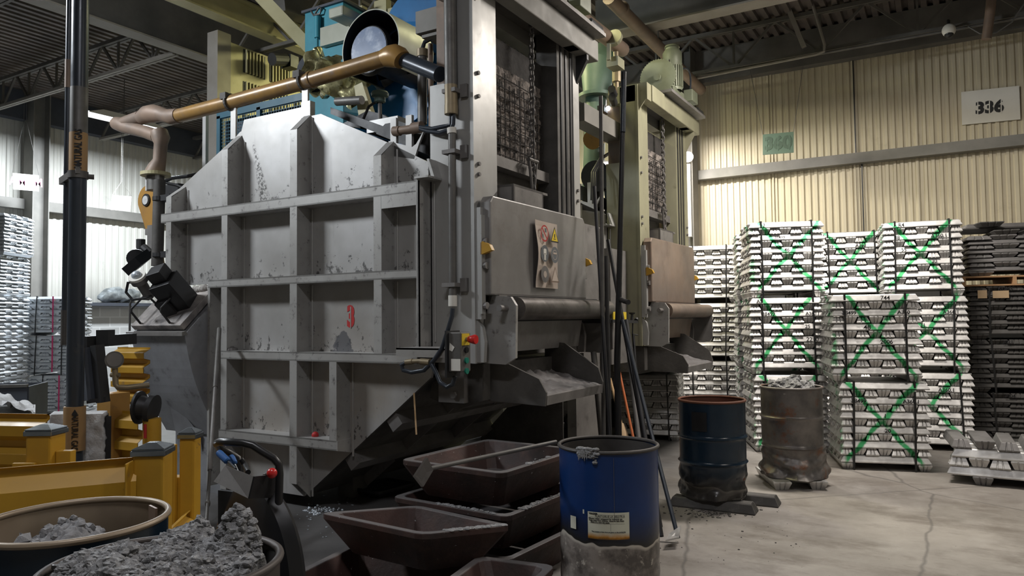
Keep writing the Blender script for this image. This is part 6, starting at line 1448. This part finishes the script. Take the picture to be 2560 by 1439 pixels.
# front right two high
bundle('green crossed ingot bundle standing on the floor in front, marked 38499', 2203, 7.68, 0, R(16), green=True, mat='alu', texts=(('38499', -.25, 9, .06), ('A360.1', .25, 9, .055), ('1', .0, 7, .06), ('20', .02, 5, .06), ('3', -.3, 11, .05)))
bundle('green crossed ingot bundle marked 48, upper one of the front pair', 2186, 7.70, HB, R(15), green=True, texts=(('744', .1, 11, .06), ('38499', -.25, 9, .055), ('A360', .27, 9, .055), ('48', -.08, 7, .07), ('2006', .1, 5, .06)))
bundle('shadowed bundle low behind the front pair', 2132, 9.95, 0, R(12), group='dull bundles behind the front pair')
bundle('dull bundle in the middle behind the front pair', 2132, 9.95, HB, R(12))
bundle('green crossed ingot bundle marked A360 standing above the front pair', 2131, 9.95, 2*HB, R(12), green=True, texts=(('H', -.35, 11, .05), ('99', -.25, 9, .06), ('A360', .12, 9, .06), ('36', -.3, 7, .06)))
# second right stack
bundle('green crossed bundle marked A360.1 near the floor behind the loose ingots', 2322, 8.80, 0, R(9), green=True, texts=(('A360.1', .15, 9, .06), ('23', -.3, 7, .05)))
bundle('green crossed bundle marked 31, second of the stack right of the front pair', 2316, 8.84, HB, R(9), green=True, texts=(('A360.1', .25, 9, .06), ('31', -.05, 7, .06)))
bundle('green crossed bundle marked R4, topmost of the stack left of the sooty stack', 2310, 8.88, 2*HB, R(8), green=True, texts=(('R4', -.22, 11, .06), ('38', -.27, 9, .06), ('A360.1', .18, 9, .06), ('55', -.2, 7, .06), ('30', .12, 5, .06)))
# stack seen right of the second furnace
for i, l_ in enumerate(('lowest plain bundle of the stack behind the navy drum', 'middle plain bundle of the stack right of the second furnace chute', 'topmost plain bundle right of the second furnace door')):
    bundle(l_, 1768+i*3, 11.7, i*HB, R(14), straps=(-.25, .27))
bundle('plain ingot bundle standing under the second furnace chute', 1614, 9.75, 0, R(12), rows=12, scale=.94, straps=(-.2, .27))
# sooty stack at the right edge
W5 = dict(W=.98, rows=11, n=5, rh=.059, iw=.20, wtop=.72, mat='alusooty')
for i, (l_, tx) in enumerate((('sooty ingot bundle on the floor at the right edge, marked 2004', '2004'), ('sooty ingot bundle marked 2021 in the middle at the right edge', '2021'), ('sooty ingot bundle with cardboard tags, under the wooden pallet', 'KUMY'))):
    b_ = bundle(l_, 2538, 8.95, i*.655, R(10), straps=(-.27,), texts=(('S5021', -.40, 10, .05), (tx, -.10, 10, .06)), **W5)
    if i == 2: MB().box(-.40, -.30, -.512, -.507, .50, .60).box(-.24, -.07, -.512, -.507, .50, .59).build('cardboard_tags', 'card', b_)
p5 = GD(2538, 8.95); th5 = R(10)
t = thing('wooden_pallet', 'wooden pallet between the sooty ingot stacks at the right edge', 'pallet', (0, 0, 0)); ORG[t] = Vector((0, 0, 0))
for i in range(6): MB().box(-.56, .56, -.5+i*.17, -.40+i*.17, .105, .122).build('top_board', 'wood', t)
for x in (-.54, 0, .54): MB().box(x-.02, x+.02, -.5, .45, .018, .105).build('bearer', 'wood', t)
for y in (-.5, -.05, .35): MB().box(-.56, .56, y, y+.1, 0, .018).build('bottom_board', 'wood', t)
t.location = (p5.x-math.sin(th5)*.49, p5.y+math.cos(th5)*.49, 3*.655-.002); t.rotation_euler = (0, 0, th5)
bundle('dull grey ingot stack resting on the wooden pallet', 2550, 8.95, 3*.655+.125, R(10), mat='aludark', W=1.06, rows=9, n=4, rh=.056, iw=.27, wtop=.75, straps=(), jit=.02)
zt_ = 3*.655+.125+9*.056
big = get_im((1.06, .27, .056, .75), 'aludark')
for i, (dx_, dy_, dz_, rz_, fl, l_) in enumerate(((-.10, .15, .0, R(88), True, 'dark ingot under the top slabs'), (.22, .15, .0, R(92), True, 'dark ingot end under the top slabs'), (-.05, .05, .060, R(6), True, 'lower dark slab ingot lying askew on top of the pallet stack'), (.02, .10, .118, R(6), False, 'topmost dark slab ingot above the pallet stack'),
        (-.30, .25, .118, R(96), True, 'dark ingot end on the left of the topmost slab'))):
    o = bpy.data.objects.new('slab_ingot', big); COL.objects.link(o); o.material_slots[0].link = 'OBJECT'; o.material_slots[0].material = M['alusooty'] if fl else M['aludark']
    c_, s_ = math.cos(th5), math.sin(th5); v = GD(2550, 8.95)+Vector((c_*dx_-s_*(dy_+.35), s_*dx_+c_*(dy_+.35), 0)); o.location = (v.x, v.y, zt_+dz_+(.056 if fl else 0)); o.rotation_euler = (math.pi if fl else 0, 0, th5+rz_)
    props(o, l_, 'ingot', 'loose slab ingots on the sooty stack')
# ---- low pile of loose ingots, bottom right
lo = get_im((.72, .165, .082, .66), 'alu')
base = GD(2334, 7.15); th6 = R(-3); u6 = Vector((math.cos(th6), math.sin(th6), 0)); v6 = Vector((-math.sin(th6), math.cos(th6), 0))
def loose(x, y, z, rz, flip, label, group, mat='aludark', me=None, name='ingot'):
    o = bpy.data.objects.new(name, me or lo); COL.objects.link(o); o.material_slots[0].link = 'OBJECT'; o.material_slots[0].material = M[mat]
    v = base+u6*x+v6*y; o.location = (v.x, v.y, z+(.082 if flip else 0)); o.rotation_euler = (math.pi if flip else 0, 0, th6+rz); return props(o, label, 'ingot', group)
for i, x in enumerate((.35, .80)): loose(x, .36, 0, R(90), True, 'ingot lying flat on the floor as a runner under the low loose pile', 'runners under the low pile', 'aludark')
for i in range(4): loose(.42+.0, .10+i*.18, .083, R(0), i % 2 == 1, 'crosswise ingot in the lower course of the low loose pile', 'lower course of the low pile', 'alu')
for i in range(4): loose(1.15, .10+i*.18, .083, R(0), i % 2 == 1, 'crosswise ingot at the right end of the lower course of the low pile', 'lower course of the low pile, right end', 'alu')
for i in range(8): loose(.16+i*.165, .38, .167, R(90), i % 2 == 1, 'ingot laid end on in the second course of the low loose pile', 'second course of the low pile', 'alu')
for i in range(4): loose(.46, .12+i*.18, .251, R(1), i % 2 == 1, 'crosswise ingot in the third course of the low loose pile', 'third course of the low pile', 'alu')
for i in range(3): loose(1.18, .12+i*.18, .251, R(1), i % 2 == 1, 'crosswise ingot at the right of the third course of the low pile', 'third course of the low pile, right end', 'alu')
tops = ('leftmost ingot of the top course of the low loose pile', 'second ingot from the left on the low loose pile', 'third ingot on the low loose pile with a brushed green end', 'fourth ingot on the low loose pile with a bright top', 'rightmost ingot in view on top of the low loose pile')
for i, l_ in enumerate(tops): loose(.13+i*.205, .40, .335, R(90)+R((9, 7, 4, 3, 2)[i]), i in (1, 4), l_, 'top course of the low pile', 'aludark')
# ---- ingots under the drums
def under(px, d, mat, offs, label, group, rz):
    p_ = GD(px, d)
    for (a, b) in offs:
        o = bpy.data.objects.new('ingot', lo); COL.objects.link(o); o.material_slots[0].link = 'OBJECT'; o.material_slots[0].material = M[mat]
        v = p_+Vector((math.cos(rz), math.sin(rz), 0))*a+Vector((-math.sin(rz), math.cos(rz), 0))*b; o.location = (v.x, v.y, 0); o.rotation_euler = (0, 0, rz); props(o, label % ('front' if b < 0 else 'rear'), 'ingot', group)
under(1773, 6.44, 'alusooty', ((.03, -.17), (.16, .16)), 'sooty ingot under the navy drum, %s one', 'ingots under the navy drum', R(2))
for b, l_ in ((-.20, 'left pale ingot under the rusty drum'), (.18, 'right pale ingot under the rusty drum')):
    p_ = GD(1971, 7.22); rz = R(115) if b < 0 else R(108); o = bpy.data.objects.new('ingot', lo); COL.objects.link(o); o.material_slots[0].link = 'OBJECT'; o.material_slots[0].material = M['alu']
    v = p_+_R*b; o.location = (v.x, v.y, .082); o.rotation_euler = (math.pi, 0, rz); props(o, l_, 'ingot', 'ingots under the rusty drum')
# ---- left ingot stacks
WL = dict(W=.80, rows=12, n=5, rh=.0575, iw=.168, wtop=.60, mat='alublue')
HL_ = 12*.0575+.004
for i, l_ in enumerate(('lowest strapped bundle with a magenta stripe, behind the steel bin', 'middle strapped bundle with a magenta stripe by the slim riser', 'top strapped bundle with a magenta stripe left of the slim riser')):
    bundle(l_, 112+(2-i)*0+(22 if i == 0 else 0), 12.9, i*HL_+.03, R(33), straps=(-.14, .30), stripe=.14, loc=GD(112+(18 if i == 0 else 0), 12.9), **WL)
for i in range(5):
    bundle(('lowest', 'second', 'third', 'fourth', 'topmost')[i]+' bright ingot bundle of the tall stack at the left edge', -64+(8 if i == 4 else 0), 12.0, i*HL_, R(33), straps=(), **WL)
